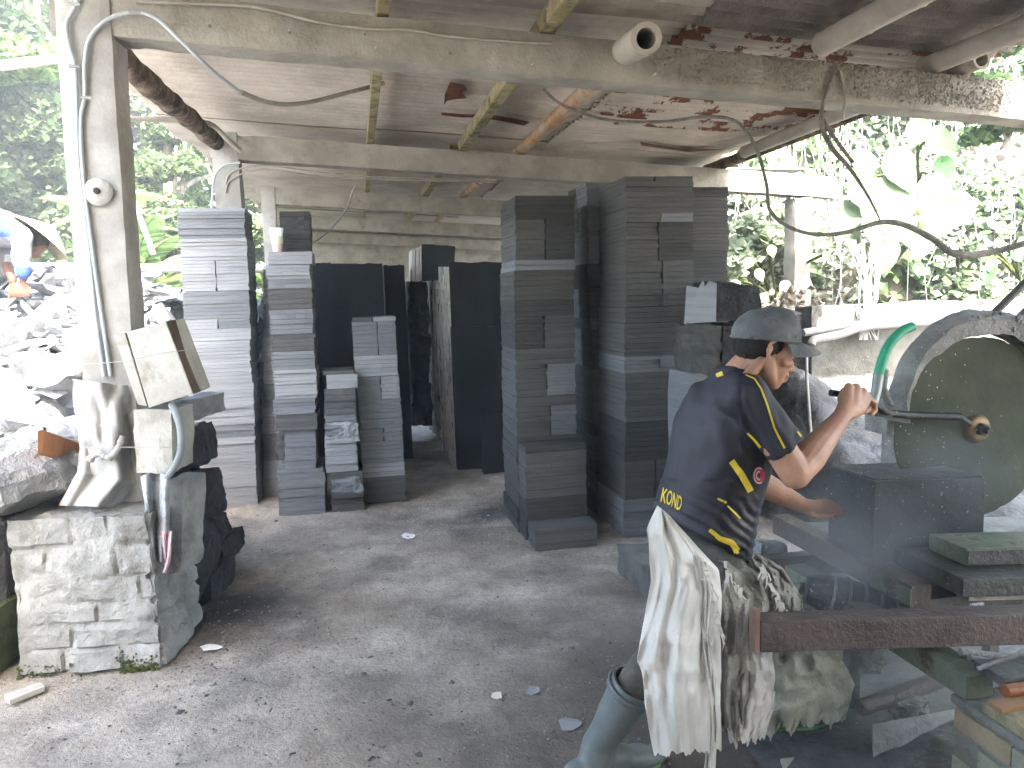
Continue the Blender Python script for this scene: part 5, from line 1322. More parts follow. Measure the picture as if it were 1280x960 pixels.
# green girder and brick pedestal
g0 = at(1200, 838, 1.92); gz = at(1216, 846, 1.90).z; gu = at(1200, 850, 1.92).dot(UD); gv = g0.dot(VD)
o = MB().sbox(gu+.002, gu+.085, gv-.02, gv+.85, gz-.065, gz).build('steel_girder', M_['greenst'], bevel=.004); tag(o, 'green painted steel girder resting on the brick pedestal', 'girder')
def pedestal():
    root = empty('brick_pedestal', S(gu+.2, gv-.2, 0), 'mossy brick pedestal at the bottom right corner under the green girder', 'pedestal')
    zt = gz-.068; r_ = random.Random(3)
    MB().sbox(gu+.012, gu+.5, gv-.40, gv+.02, 0, zt-.025).build('mortar', M_['slurry2'], root)
    z = 0; row = 0; bk = mat('pale_brick', (.30, .24, .16), (.42, .36, .25), scale=7, bump=.7, bscale=50, c3=(.20, .22, .12), s3=6, t3=(.52, .64)); bk2 = mat('grey_green_block', (.24, .27, .2), (.36, .38, .3), scale=7, bump=.7, bscale=50)
    while z < zt-.03:
        h = .062; v = gv+.03-(.10 if row % 2 else 0)-.0
        x = v
        while x > gv-.40:
            l = r_.uniform(.17, .21); MB().sbox(gu+r_.uniform(-.004, .004), gu+.10, max(x-l, gv-.42)+.006, min(x, gv+.02), z+.004, z+h-.004).build('brick', bk if r_.random() < .6 else bk2, root, bevel=.005); x -= l
        z += h+.004; row += 1
    MB().sbox(gu-.006, gu+.52, gv-.42, gv+.025, zt-.022, zt).build('top_slab', M_['slurry2'], root, bevel=.006)
M_['slurry2'] = mat('dried_slurry', (.17, .175, .16), (.28, .285, .26), scale=7, bump=.9, bscale=40, rough=.7)
pedestal()
cp = at(1256, 864, 1.78); o = MB().pipe(cp, cp+UD*.5-VD*.02, .0165, .0).build('copper_pipe', mat('orange_pipe', (.15, .05, .02), (.24, .09, .04), rough=.35, bump=.2), smooth=True); tag(o, 'orange brown pipe lying on the brick pedestal', 'pipe')
o = MB().box(at(1270, 880, 1.75), UD*.06, VD*.02, ZD*.006).build('wood_offcut', mat('pine', (.2, .12, .06), (.28, .17, .09)), bevel=.001); tag(o, 'small orange wood offcut on the brick pedestal', 'offcut')
for i, (x0, y0, x1, y1, D, r_) in enumerate(((1222, 836, 1290, 812, 1.86, .006), (1212, 822, 1290, 838, 1.95, .010), (1200, 815, 1290, 826, 2.0, .012))):
    o = MB().tube([at(x0, y0, D), at(x1, y1, D)], r_, 8).build('steel_rod', M_['steelmud'], smooth=True); tag(o, ['thin bright rod slanting over the steel on the pedestal', 'dark rod lying on the green girder end', 'farther dark rod behind the green girder end'][i], 'rod')
o = MB().box(at(1265, 838, 1.88), UD*.07, VD*.05, ZD*.012).build('steel_plate', M_['steeldk'], bevel=.002); tag(o, 'dark steel plate lying on the pedestal end of the girder', 'plate')
# ribbed hose under the rail
hb = empty('ribbed_hose', at(1060, 760, 2.45), 'wide dark ribbed suction hose under the rusty rail', 'hose')
p0, p1 = at(1008, 735, 2.5), at(1135, 768, 2.42); ax = (p1-p0).normalized()
pr = [(.045+.02*min(1, i/10), (p1-p0).length*i/60) for i in range(61)]
MB().lathe(p0, ax, pr, 28).build('tube_wall', M_['black2'] if 'black2' in M_ else M_['steeldk'], hb, smooth=True)
for i in range(5):
    c = p0+(p1-p0)*(.24+.15*i); MB().lathe(c, ax, [(.060, -.006), (.072, -.004), (.074, 0), (.072, .004), (.060, .006)], 28).build('rib', M_['steelmud'], hb, smooth=True)
# clutter in the dark under the table
def clutter(pts, r_, m, lab, cat='pipe', name='pipe'):
    o = MB().tube(pts, r_, 12).build(name, m, smooth=True); tag(o, lab, cat, 'clutter under the saw table')
clutter([at(1075, 885, 2.35), at(1180, 848, 2.45)], .027, M_['brownst'], 'rusty brown pipe sloping in the dark under the front beam')
o = MB().prism([at(1090, 905, 2.25), at(1198, 885, 2.45), at(1205, 893, 2.42), at(1092, 930, 2.2)], (0, 0, -.05)).build('steel_channel', M_['steelmud'], bevel=.003); tag(o, 'grey steel channel lying on the floor under the front beam', 'channel', 'clutter under the saw table')
o = MB().prism([at(975, 948, 2.2), at(1090, 935, 2.3), at(1095, 945, 2.25), at(980, 965, 2.15)], (0, 0, -.03)).build('wood_board', M_['plank'], bevel=.003); tag(o, 'muddy board on the floor in front of the booted foot', 'board', 'clutter under the saw table')
o = MB().prism([at(952, 952, 2.25), at(985, 950, 2.25), at(1040, 990, 2.0), at(1020, 1000, 2.0)], (0, 0, -.02)).build('wood_board', M_['plank'], bevel=.003); tag(o, 'narrow board running to the bottom edge below the booted foot', 'board', 'clutter under the saw table')
def crumple(x, y, D, s, m, lab, seed):
    bm = hull_rock(at(x, y, D), s, 30, (1.2, .7, .9), Quaternion(), seed, sub=4, rough=.28); o = bm_obj('crumpled_plastic', bm, m); tag(o, lab, 'plastic', 'clutter under the saw table')
M_['clearpl'] = mat('murky_plastic', (.14, .15, .13), (.30, .31, .27), scale=18, rough=.2, spec=.6, bump=.8, bscale=40)
crumple(1135, 880, 2.4, .055, M_['clearpl'], 'crumpled yellowish plastic in the dark under the brown pipe', 3)
crumple(1085, 820, 2.5, .06, M_['clearpl'], 'wet crumpled plastic hanging under the front beam near its middle', 4)
crumple(1010, 745, 2.55, .06, M_['clearpl'], 'wet murky plastic wrapped round the left end of the ribbed hose', 6)
crumple(945, 935, 2.3, .022, mat('red_scrap', (.4, .03, .08), (.5, .06, .12)), 'small red and white scrap by the green sole', 5)
block('rough_stone', [at(950, 698, 2.95), at(985, 697, 2.95), at(984, 682, 2.95), at(952, 680, 2.95)], VD*.08, M_['rough_light'], 'small pale stone standing on the rear beam beside the worker shirt', cat='stone', rough=.01, cuts=4)
# slurry floor under the saw
mb = MB(); us = np.linspace(fu+.1, fu+2.4, 50); vv = np.linspace(fv-.3, 3.5, 40); vs = []
for v in vv:
    for u in us:
        e = min(1, max(0, (u-fu-.1)/.25)); p = S(u+max(0, v-fv-.3)*.55, v, .013+e*.004); p.z += fbm(p, 6, 4, 3)*.016*e; vs.append(p)
o = MB().add(vs, [(j*50+i, j*50+i+1, (j+1)*50+i+1, (j+1)*50+i) for j in range(39) for i in range(49)]).build('wet_ground', mat('wet_slurry', (.06, .066, .068), (.13, .14, .14), scale=5, bump=.9, bscale=25, rough=.25, spec=.6), smooth=True, fix=False); tag(o, kind='structure', label='wet dark slurry ground under the saw table')
# spray: droplets and fine mist
mb = MB()
for i in range(420):
    t = random.random(); x = random.gauss(1120, 60); y = random.gauss(600, 95); D = random.uniform(2.35, 2.66)
    if y < 400 or x < 1000: continue
    s_ = random.uniform(.0008, .0024); p = at(x, y, D); bm_into(mb, hull_rock(p, s_, 6, (1, 1, 1.5), Quaternion()))
for i in range(260):
    x = random.gauss(1080, 70); y = random.gauss(770, 55); s_ = random.uniform(.0008, .002); bm_into(mb, hull_rock(at(x, y, random.uniform(2.0, 2.4)), s_, 6, (1, 1, 1.5), Quaternion()))
o = mb.build('water_spray', mat('water_drop', (.6, .62, .62), (.7, .7, .7), rough=.15, bump=0, spec=.6), fix=False); tag(o, 'water droplets flying off the saw blade', 'water drops', kind='stuff')
def mist(c, r_, dens, nm='water_mist'):
    bm = bmesh.new(); bmesh.ops.create_uvsphere(bm, u_segments=32, v_segments=20, radius=1); me = bpy.data.meshes.new(nm); bm.to_mesh(me); bm.free()
    o = link(nm, me); o.location = c; o.scale = r_; m = bpy.data.materials.new(nm); m.use_nodes = True; nt = m.node_tree; nt.nodes.clear(); out = nt.nodes.new('ShaderNodeOutputMaterial'); vv = nt.nodes.new('ShaderNodeVolumePrincipled')
    vv.inputs['Density'].default_value = dens; vv.inputs['Color'].default_value = (.9, .95, 1, 1); tc = nt.nodes.new('ShaderNodeTexCoord'); gr = nt.nodes.new('ShaderNodeTexGradient'); gr.gradient_type = 'SPHERICAL'; nt.links.new(tc.outputs['Object'], gr.inputs[0])
    nz = nt.nodes.new('ShaderNodeTexNoise'); nz.inputs['Scale'].default_value = 2.2; nt.links.new(tc.outputs['Object'], nz.inputs['Vector'])
    m1 = nt.nodes.new('ShaderNodeMath'); m1.operation = 'MULTIPLY'; nt.links.new(gr.outputs['Fac'], m1.inputs[0]); nt.links.new(nz.outputs[0], m1.inputs[1])
    m2 = nt.nodes.new('ShaderNodeMath'); m2.operation = 'MULTIPLY'; nt.links.new(m1.outputs[0], m2.inputs[0]); m2.inputs[1].default_value = dens*5; nt.links.new(m2.outputs[0], vv.inputs['Density'])
    nt.links.new(vv.outputs[0], out.inputs['Volume']); me.materials.append(m)
    tag(o, 'fine bluish water mist round the block being cut', kind='stuff')
mist(at(1068, 690, 2.42), (.32, .24, .28), 1.0); mist(at(1110, 810, 2.36), (.42, .30, .34), .8); mist(at(1180, 600, 2.5), (.30, .2, .26), .5)
# ================================================================ people
def capsule(mb, p0, p1, r0, r1, n=14, k=4):
    """tapered capsule as one closed shell"""
    p0 = Vector(p0); p1 = Vector(p1); t = (p1-p0).normalized() if (p1-p0).length > 1e-6 else ZD.copy(); a = t.orthogonal().normalized(); b = t.cross(a); rows = []
    for i in range(k): th = math.pi/2*(1-(i+.35)/k); rows.append((p0-t*math.sin(th)*r0, math.cos(th)*r0))
    rows += [(p0, r0), (p1, r1)]
    for i in range(k): th = math.pi/2*(i+.65)/k; rows.append((p1+t*math.sin(th)*r1, math.cos(th)*r1))
    vs = []
    for c, r_ in rows: vs += [c+(a*math.cos(2*math.pi*q/n)+b*math.sin(2*math.pi*q/n))*r_ for q in range(n)]
    m = len(rows); fs = [(i*n+q, i*n+(q+1) % n, (i+1)*n+(q+1) % n, (i+1)*n+q) for i in range(m-1) for q in range(n)]
    fs += [tuple(reversed(range(n))), tuple((m-1)*n+q for q in range(n))]; mb.add(vs, fs)
def chain(mb, pts, rs, **k):
    for i in range(len(pts)-1): capsule(mb, pts[i], pts[i+1], rs[i], rs[i+1], **k)
def ell(mb, c, ax, ay, az, n=20, m=12):
    vs = []; 
    for j in range(m):
        th = math.pi*(j+.5)/m
        for q in range(n):
            ph = 2*math.pi*q/n; vs.append(Vector(c)+Vector(ax)*math.sin(th)*math.cos(ph)+Vector(ay)*math.sin(th)*math.sin(ph)+Vector(az)*math.cos(th))
    fs = [(j*n+q, (j+1)*n+q, (j+1)*n+(q+1) % n, j*n+(q+1) % n) for j in range(m-1) for q in range(n)]
    fs += [tuple(range(n)), tuple((m-1)*n+q for q in reversed(range(n)))]; mb.add(vs, fs)
def loft(mb, secs, n=28, pw=2.3):
    """secs: centre, x half axis, y half axis"""
    vs = []
    for c, a, b in secs:
        for q in range(n):
            t = 2*math.pi*q/n; cs, sn = math.cos(t), math.sin(t)
            vs.append(Vector(c)+Vector(a)*math.copysign(abs(cs)**(2/pw), cs)+Vector(b)*math.copysign(abs(sn)**(2/pw), sn))
    m = len(secs); fs = [(i*n+q, i*n+(q+1) % n, (i+1)*n+(q+1) % n, (i+1)*n+q) for i in range(m-1) for q in range(n)]
    fs += [tuple(reversed(range(n))), tuple((m-1)*n+q for q in range(n))]; mb.add(vs, fs)
def fuse(mb, voxel, it=4, fac=.5, name='fused'):
    me = mb.mesh(name); bm = bmesh.new(); bm.from_mesh(me); bmesh.ops.recalc_face_normals(bm, faces=bm.faces); bm.to_mesh(me); bm.free()
    return modmesh(me, [('REMESH', dict(mode='VOXEL', voxel_size=voxel)), ('SMOOTH', dict(factor=fac, iterations=it))])
def topx(p):
    """picture position of a point (for laying out cloth panels)"""
    d = Vector(p)-Vector((0, 0, CAMZ)); z = d.dot(fwd); return 640+FPX*d.dot(cr)/z, 480-FPX*d.dot(cu)/z
def inpoly(x, y, poly):
    c = False; n = len(poly)
    for i in range(n):
        x0, y0 = poly[i]; x1, y1 = poly[(i+1) % n]
        if (y0 > y) != (y1 > y) and x < (x1-x0)*(y-y0)/(y1-y0)+x0: c = not c
    return c
def skinmat(name, a, b, red):
    return mat(name, a, b, scale=9, rough=.48, bump=.12, bscale=160, c3=red, s3=7, t3=(.5, .75), sss=.12, spec=.4)
M_['skin'] = skinmat('skin', (.34, .18, .112), (.47, .27, .18), (.38, .18, .115))
M_['hair'] = mat('black_hair', (.010, .009, .008), (.022, .02, .018), scale=60, rough=.55, bump=.6, bscale=200)
M_['navy'] = mat('navy_polyester', (.026, .027, .037), (.040, .042, .054), scale=3, rough=.6, bump=.12, bscale=14, spec=.25, dist=.02, bstretch=(1, 1, .5))
M_['blk'] = mat('black_polyester', (.009, .010, .016), (.014, .016, .024), scale=4, rough=.40, bump=.18, bscale=14, spec=.45, dist=.03)
M_['yel'] = mat('yellow_print', (.62, .46, .03), (.68, .52, .06), scale=9, rough=.5, bump=.1)
M_['capc'] = mat('dusty_grey_cap', (.11, .12, .125), (.19, .20, .205), scale=10, rough=.9, bump=.4, bscale=200, c3=(.07, .075, .08), s3=14, t3=(.56, .66))
M_['mouth_shade'] = mat('boot_mouth_shade', (.012, .012, .013), (.02, .02, .02))
M_['trous'] = mat('muddy_trousers', (.085, .08, .07), (.16, .15, .135), scale=8, rough=.85, bump=.5, bscale=40)
M_['boot'] = mat('grey_green_rubber', (.115, .14, .145), (.18, .21, .21), scale=5, rough=.38, bump=.1, bscale=30, spec=.5, c3=(.26, .29, .28), s3=8, t3=(.56, .66))
M_['apron'] = mat('white_plastic_sheet', (.70, .68, .62), (.85, .83, .77), scale=7, rough=.3, bump=.2, bscale=18, c3=(.50, .42, .30), s3=3.5, t3=(.58, .74), dist=.03, spec=.5)
M_['aprong'] = mat('murky_plastic_sheet', (.36, .345, .29), (.54, .52, .45), scale=8, rough=.3, bump=.8, bscale=22, c3=(.15, .14, .105), s3=3, t3=(.5, .75), dist=.04, spec=.6)
M_['aprond'] = mat('pale_green_plastic', (.42, .44, .37), (.58, .59, .51), scale=8, rough=.35, bump=.7, bscale=22, c3=(.34, .36, .28), s3=4, t3=(.5, .64), dist=.04, spec=.5)
for k in ('apron', 'aprong', 'aprond'):
    m = M_[k]; nt = m.node_tree; N = nt.nodes; p = N['Principled BSDF']; o = N['Material Output']; t = N.new('ShaderNodeBsdfTranslucent')
    nt.links.new(p.inputs['Base Color'].links[0].from_socket, t.inputs[0]); mx = N.new('ShaderNodeMixShader'); mx.inputs[0].default_value = .3; nt.links.new(p.outputs[0], mx.inputs[1]); nt.links.new(t.outputs[0], mx.inputs[2]); nt.links.new(mx.outputs[0], o.inputs[0])

def head_shape(mb, c, F, U_, s=1.0):
    """c = centre of the skull between the ears; F faces forward, U up"""
    F = F.normalized(); U_ = (U_-F*U_.dot(F)).normalized(); Rt = F.cross(U_)
    L = lambda f, u, r=0: c+(F*f+U_*u+Rt*r)*s
    E = lambda p, a, b, d: ell(mb, p, F*a*s, Rt*b*s, U_*d*s)
    E(L(-.012, .026), .095, .075, .078)         # cranium
    E(L(.030, .010), .062, .068, .070)          # forehead / brow
    E(L(.036, -.045), .052, .058, .062)         # cheeks
    E(L(.048, -.085), .038, .040, .032)         # jaw front
    E(L(.066, -.103), .017, .020, .014)         # chin
    chain(mb, [L(-.006, -.045, .056), L(.012, -.078, .050), L(.052, -.104, .018)], [.020*s, .018*s, .014*s])
    chain(mb, [L(-.006, -.045, -.056), L(.012, -.078, -.050), L(.052, -.104, -.018)], [.020*s, .018*s, .014*s])
    chain(mb, [L(.076, -.002), L(.093, -.028), L(.109, -.041)], [.009*s, .010*s, .012*s])   # nose
    for g in (-1, 1):
        capsule(mb, L(.096, -.046, .010*g), L(.088, -.047, .014*g), .008*s, .007*s)
        capsule(mb, L(.080, .010, .012*g), L(.068, .012, .048*g), .011*s, .010*s)     # brow ridge
        capsule(mb, L(.066, -.030, .045*g), L(.040, -.034, .058*g), .014*s, .012*s)   # cheekbone
        # ear
        chain(mb, [L(-.014, .018, .072*g), L(-.026, .016, .080*g), L(-.035, .004, .083*g), L(-.032, -.014, .080*g), L(-.024, -.030, .073*g), L(-.018, -.034, .068*g)], [.0045*s, .005*s, .005*s, .005*s, .0065*s, .005*s], k=3)
        ell(mb, L(-.024, -.006, .070*g), F*.011*s, Rt*.006*s, U_*.022*s)
    capsule(mb, L(.089, -.068, -.016), L(.089, -.068, .016), .0085*s, .0085*s); capsule(mb, L(.094, -.066, -.006), L(.094, -.066, .006), .008*s, .008*s)  # upper lip
    capsule(mb, L(.087, -.080, -.012), L(.087, -.080, .012), .009*s, .009*s)          # lower lip
    return L, F, U_, Rt
def finger(mb, pts, r_): chain(mb, pts, [r_, r_*.95, r_*.88, r_*.75][:len(pts)], k=3, n=10)

def main_worker():
    root = empty('person', gnd(900, 945), 'man in grey cap, dark yellow striped jersey and torn white apron working the saw', 'person')
    # facing: to the right and a little away
    az = R(20); Fb = Vector((math.cos(az), math.sin(az), 0)); Rb = Vector((math.sin(az), -math.cos(az), 0))   # Rb: his right side, toward the viewer
    DT = 2.30
    skin = MB()
    # head
    Fh = (Vector((math.cos(R(12)), math.sin(R(12)), 0))*math.cos(R(17))-ZD*math.sin(R(17)))
    hc = at(956, 434, 2.27)
    L, Fh, Uh, Rh = head_shape(skin, hc, Fh, ZD, .97)
    # neck
    chain(skin, [at(914, 488, 2.30), at(930, 466, 2.285), at(948, 448, 2.275)], [.066, .056, .056], n=18)
    capsule(skin, at(926, 480, 2.20), at(951, 452, 2.215), .018, .016); 
    # near arm
    sh = at(937, 497, 2.12); el = at(994, 592, 2.09); wr = at(1053, 520, 2.27)
    chain(skin, [sh, sh.lerp(el, .5), el], [.046, .046, .043], n=16)
    f1 = el.lerp(wr, .28); f2 = el.lerp(wr, .65)
    chain(skin, [el, f1, f2, wr], [.042, .047, .035, .0265], n=16)
    capsule(skin, at(988, 600, 2.09), el, .022, .03)
    # near hand: fist round the bar
    pc = at(1064, 500, 2.325)
    kn = [at(1061, 484, 2.345), at(1070, 485, 2.355), at(1079, 490, 2.365), at(1085, 497, 2.375)]
    ell(skin, at(1063, 502, 2.315), (kn[3]-kn[0])*.42, (kn[1]-wr)*.50, Vector((.012, .03, 0)))
    chain(skin, [wr, at(1058, 505, 2.30), kn[0]], [.027, .024, .014]); chain(skin, [wr, at(1066, 506, 2.305), kn[1]], [.026, .024, .015]); chain(skin, [wr, at(1070, 508, 2.31), kn[2]], [.026, .022, .014]); chain(skin, [wr, at(1074, 512, 2.31), kn[3]], [.024, .019, .013])
    for i, k_ in enumerate(kn):
        r_ = [.0115, .012, .0115, .010][i]; lx = at(1062+9*i, 489+4*i, 2.41)
        finger(skin, [k_, at(1069+8*i, 488+5*i, 2.385+.004*i), at(1070+8*i, 501+4*i, 2.415), at(1064+8.5*i, 509+3*i, 2.395)], r_)
    finger(skin, [at(1056, 508, 2.30), at(1051, 498, 2.33), at(1055, 488, 2.37), at(1064, 486, 2.40)], .0125)
    # far arm
    sh2 = at(945, 520, 2.50); el2 = at(938, 598, 2.50); wr2 = at(1004, 632, 2.60)
    chain(skin, [sh2, sh2.lerp(el2, .5), el2], [.045, .045, .042], n=16)
    chain(skin, [el2, el2.lerp(wr2, .3), el2.lerp(wr2, .7), wr2], [.042, .044, .034, .0265], n=16)
    chain(skin, [wr2, at(1016, 634, 2.62), at(1022, 634, 2.63)], [.026, .026, .022])
    fb = [(1022, 628, 2.655), (1024, 632, 2.645), (1024, 636, 2.635), (1022, 640, 2.625)]
    for i, (x, y, D) in enumerate(fb):
        l = [22, 26, 24, 19][i]
        finger(skin, [at(x-4, y+1, D), at(x+l*.4, y-2+i, D), at(x+l*.8, y+1+i*1.5, D-.004), at(x+l*1.15, y+5+i*1.3, D-.006)], [.0105, .011, .0105, .009][i])
    finger(skin, [at(1010, 641, 2.60), at(1020, 645, 2.585), at(1031, 645, 2.58), at(1042, 642, 2.585)], .0115)
    # trunk inside the clothes, so the figure is one
    hipc = at(880, 672, DT); 
    chain(skin, [at(890, 625, DT), at(898, 570, DT), at(915, 505, DT)], [.075, .08, .07], n=20)
    capsule(skin, sh, at(915, 510, DT), .044, .05); capsule(skin, sh2, at(915, 510, DT), .044, .05)
    hr = hipc+Rb*.09; hl = hipc-Rb*.09
    kr = at(838, 792, 2.10); ar = at(758, 975, 2.13); kl = at(975, 800, 2.42); al = at(985, 905, 2.40)
    bt = at(792, 860, 2.10); ar = Vector((at(752, 972, 2.14).x, 2.15, .14)); chain(skin, [hr-ZD*.06, kr, bt, ar], [.05, .048, .036, .028], n=16); chain(skin, [hl-ZD*.06, kl, al], [.05, .05, .035], n=16)
    me = fuse(skin, .0038, 3, .5, 'body'); me = displace(me, lambda p: fbm(p, 30, 2, 1)*.0006)
    body = link('body', me, M_['skin'], root, True)
    # eyes
    for g in (-1, 1):
        mb = MB(); e = L(.070, -.010, .030*g); ell(mb, e, Fh*.012, Rh*.014, Uh*.0075); mb.build('eye', mat('eye_white', (.5, .47, .43), (.55, .5, .47), rough=.2, bump=0), root, smooth=True)
        mb = MB(); ell(mb, e+Fh*.0085, Fh*.005, Rh*.006, Uh*.006); mb.build('iris', mat('iris', (.01, .006, .005), (.015, .01, .008), rough=.1, bump=0), root, smooth=True)
    # hair, short at the nape and temple
    mb = MB(); s = .97
    ell(mb, L(-.026, .022), Fh*.084*s, Rh*.0785*s, Uh*.080*s); ell(mb, L(-.050, -.008), Fh*.050*s, Rh*.060*s, Uh*.046*s)
    for g in (-1, 1): capsule(mb, L(.012, .016, .069*g), L(.012, -.004, .068*g), .008, .005)
    hm = fuse(mb, .004, 2, .5, 'hair'); hm = displace(hm, lambda p: fbm(p, 120, 2, 1)*.0022); link('hair', hm, M_['hair'], root, True)
    # cap: shell over the skull, seam, brim
    cap = empty('cap', hc, None); 
    tilt = math.radians(4); Fc = (Fh+Uh*.10).normalized(); Uc = Rh.cross(Fc).normalized() if Rh.cross(Fc).dot(Uh) > 0 else Fc.cross(Rh).normalized()
    Fc = (Vector((math.cos(R(12)), math.sin(R(12)), 0))*math.cos(R(7))-ZD*math.sin(R(7))); Rc = Fc.cross(ZD).normalized(); Uc = Rc.cross(Fc)
    cc = at(957, 424, 2.27); vs = []; fs = []; nn = 40; mm = 14
    for j in range(mm+1):
        t = j/mm; ph = t*math.pi/2
        for q in range(nn):
            th = 2*math.pi*q/nn; a = math.cos(th); b = math.sin(th)
            rx = .100+(.006 if a > 0 else .004); ry = .083
            hgt = math.sin(ph)**.95*.092; rr_ = math.cos(ph)**.62
            p = cc+Fc*a*rx*rr_+Rc*b*ry*rr_+Uc*hgt-Uc*.004*(1 if a < -.3 else 0)
            p += (p-cc).normalized()*(fbm(p, 16, 2, 7)*.006); p += Uc*(.010*max(0, a)*math.sin(ph*2))
            vs.append(p)
    for j in range(mm):
        for q in range(nn): fs.append((j*nn+q, j*nn+(q+1) % nn, (j+1)*nn+(q+1) % nn, (j+1)*nn+q))
    fs.append(tuple(mm*nn+q for q in range(nn)))
    cm = MB().add(vs, fs).mesh('cap_crown'); cm = modmesh(cm, [('SOLIDIFY', dict(thickness=.003, offset=1))])
    bpy.data.objects.remove(cap); cap = link('cap', cm, M_['capc'], root, True)
    # seams and sweat band edge
    for k_ in (0, 1, 2):
        path = []
        for j in range(0, mm+1):
            q = int((.75+k_*.125*.9)*nn) % nn if k_ else int(.875*nn) % nn
            path.append(Vector(vs[j*nn+q])+(Vector(vs[j*nn+q])-cc).normalized()*.0035)
        if k_ < 2: MB().tube(path, .0016, 5).build('seam', M_['capc'], cap, smooth=True)
    path = [cc+Fc*math.cos(t)*.104+Rc*math.sin(t)*.0865 for t in [2*math.pi*i/40 for i in range(41)]]
    MB().tube(path, .0035, 6).build('cap_edge', M_['capc'], cap, smooth=True)
    MB().tube([vs[-1], vs[-1]+Uc*.003], .008, 10).build('cap_button', M_['capc'], cap, smooth=True)
    bv = []; K = 16; J = 8
    for j in range(J+1):
        for q in range(K+1):
            th = (q/K-.5)*math.pi*.86; a = math.cos(th); b = math.sin(th); ext = j/J
            p = cc+Fc*(a*.101+ext*.080*(a**.8 if a > 0 else 0))+Rc*b*(.080+.004*ext)-Uc*(.002+.018*ext*ext+.020*(b*b)*(.25+ext*.75))
            p -= Uc*.006*ext; bv.append(p)
    bf = [(j*(K+1)+q, j*(K+1)+q+1, (j+1)*(K+1)+q+1, (j+1)*(K+1)+q) for j in range(J) for q in range(K)]
    bm_ = MB().add(bv, bf).mesh('brim'); bm_ = modmesh(bm_, [('SOLIDIFY', dict(thickness=.004, offset=0))]); bo = link('cap_brim', bm_, M_['capc'], cap, True)
    # ---------------- jersey
    sm = MB()
    def sec(xl, yl, xr, yr, D, wid):
        a = at(xl, yl, D); b = at(xr, yr, D); c = (a+b)/2; half = (b-a)/2
        # picture half width = mix of depth (along Fb) and width (along Rb)
        pw = half.length; dep = math.sqrt(max(.0025, (pw**2-(wid*math.sin(az))**2)))/math.cos(az)
        dirf = (Fb*math.cos(math.asin(max(-1, min(1, half.normalized().z))))+ZD*half.normalized().z)
        return (c, dirf*dep, Rb*wid)
    secs = [sec(828, 643, 926, 703, DT, .165), sec(826, 632, 930, 690, DT, .170), sec(832, 606, 938, 655, DT, .165), sec(837, 578, 946, 616, DT, .165), sec(843, 550, 953, 580, DT, .175),
            sec(850, 524, 958, 548, DT, .185), sec(861, 500, 958, 520, DT, .185), sec(872, 485, 955, 500, DT, .165), sec(886, 473, 950, 486, DT, .12), sec(897, 466, 944, 478, DT, .075)]
    loft(sm, secs)
    # shoulders and sleeves
    shn = at(931, 496, 2.13); cuf = at(983, 561, 2.10)
    chain(sm, [at(912, 495, 2.24), shn], [.066, .066], n=18)
    chain(sm, [shn, shn.lerp(cuf, .5)], [.066, .062], n=18)
    d_ = (cuf-shn).normalized(); a_ = d_.orthogonal().normalized(); b_ = d_.cross(a_)
    loft(sm, [(shn.lerp(cuf, f), a_*r_, b_*r_) for f, r_ in ((.2, .064), (.5, .062), (.8, .060), (1.0, .0595), (1.03, .058))], n=24, pw=2)
    shf = at(925, 500, 2.47); chain(sm, [at(915, 500, 2.36), shf, at(938, 560, 2.50)], [.066, .063, .060], n=18)
    # raised collar
    cl = at(920, 468, 2.29)
    loft(sm, [(cl-Vector((.008, 0, .03)), Fb*.074, Rb*.082), (cl, Fb*.066+ZD*-.012, Rb*.070), (cl+Vector((.008, 0, .014)), Fb*.060+ZD*-.012, Rb*.063)], n=28)
    me = fuse(sm, .006, 6, .5, 'jersey')
    me.update()
    folds = [((833, 640), (925, 690)), ((840, 655), (915, 672)), ((838, 650), (880, 690))]
    def fd(p):
        x, y = topx(p); d = fbm(p, 6, 2, 4)*.006
        # drag folds low on the back, sleeve folds, blade folds
        if y > 615: d += math.sin((y-x*.62)*.42+fbm(p, 8, 2, 1)*3)*(.0045 if x < 895 else .0018)*min(1, (y-615)/25)
        if 470 < y < 570 and x > 925: d += math.sin((x*.75-y*.38)*.36+fbm(p, 9, 2, 2)*3)*.0028
        if y < 600 and x < 925: d += math.sin((x+y*.25)*.16+fbm(p, 5, 2, 3)*4)*.0042
        return d
    displace(me, fd)
    je = link('jersey', me, M_['navy'], root, True); me.materials.append(M_['blk'])
    panel = [(926, 505), (934, 478+45), (940, 540), (953, 556), (960, 590), (945, 640), (936, 690), (930, 712), (885, 690), (896, 652), (915, 592), (925, 560)]
    for f in me.polygons:
        c = f.center
        if f.normal.dot(Rb) > -.2:
            x, y = topx(c)
            if inpoly(x, y, panel) and (x < 951 or y > 572): f.material_index = 1
    me.update(); bpy.context.view_layer.update()
    bvh = BVHTree.FromPolygons([v.co[:] for v in me.vertices], [tuple(p.vertices) for p in me.polygons])
    cam0 = Vector((0, 0, CAMZ))
    def onsh(x, y, off=.0022):
        d = ray(x, y).normalized(); h = bvh.ray_cast(cam0, d)
        if h[0] is None:
            return None
        return h[0]+h[1]*off
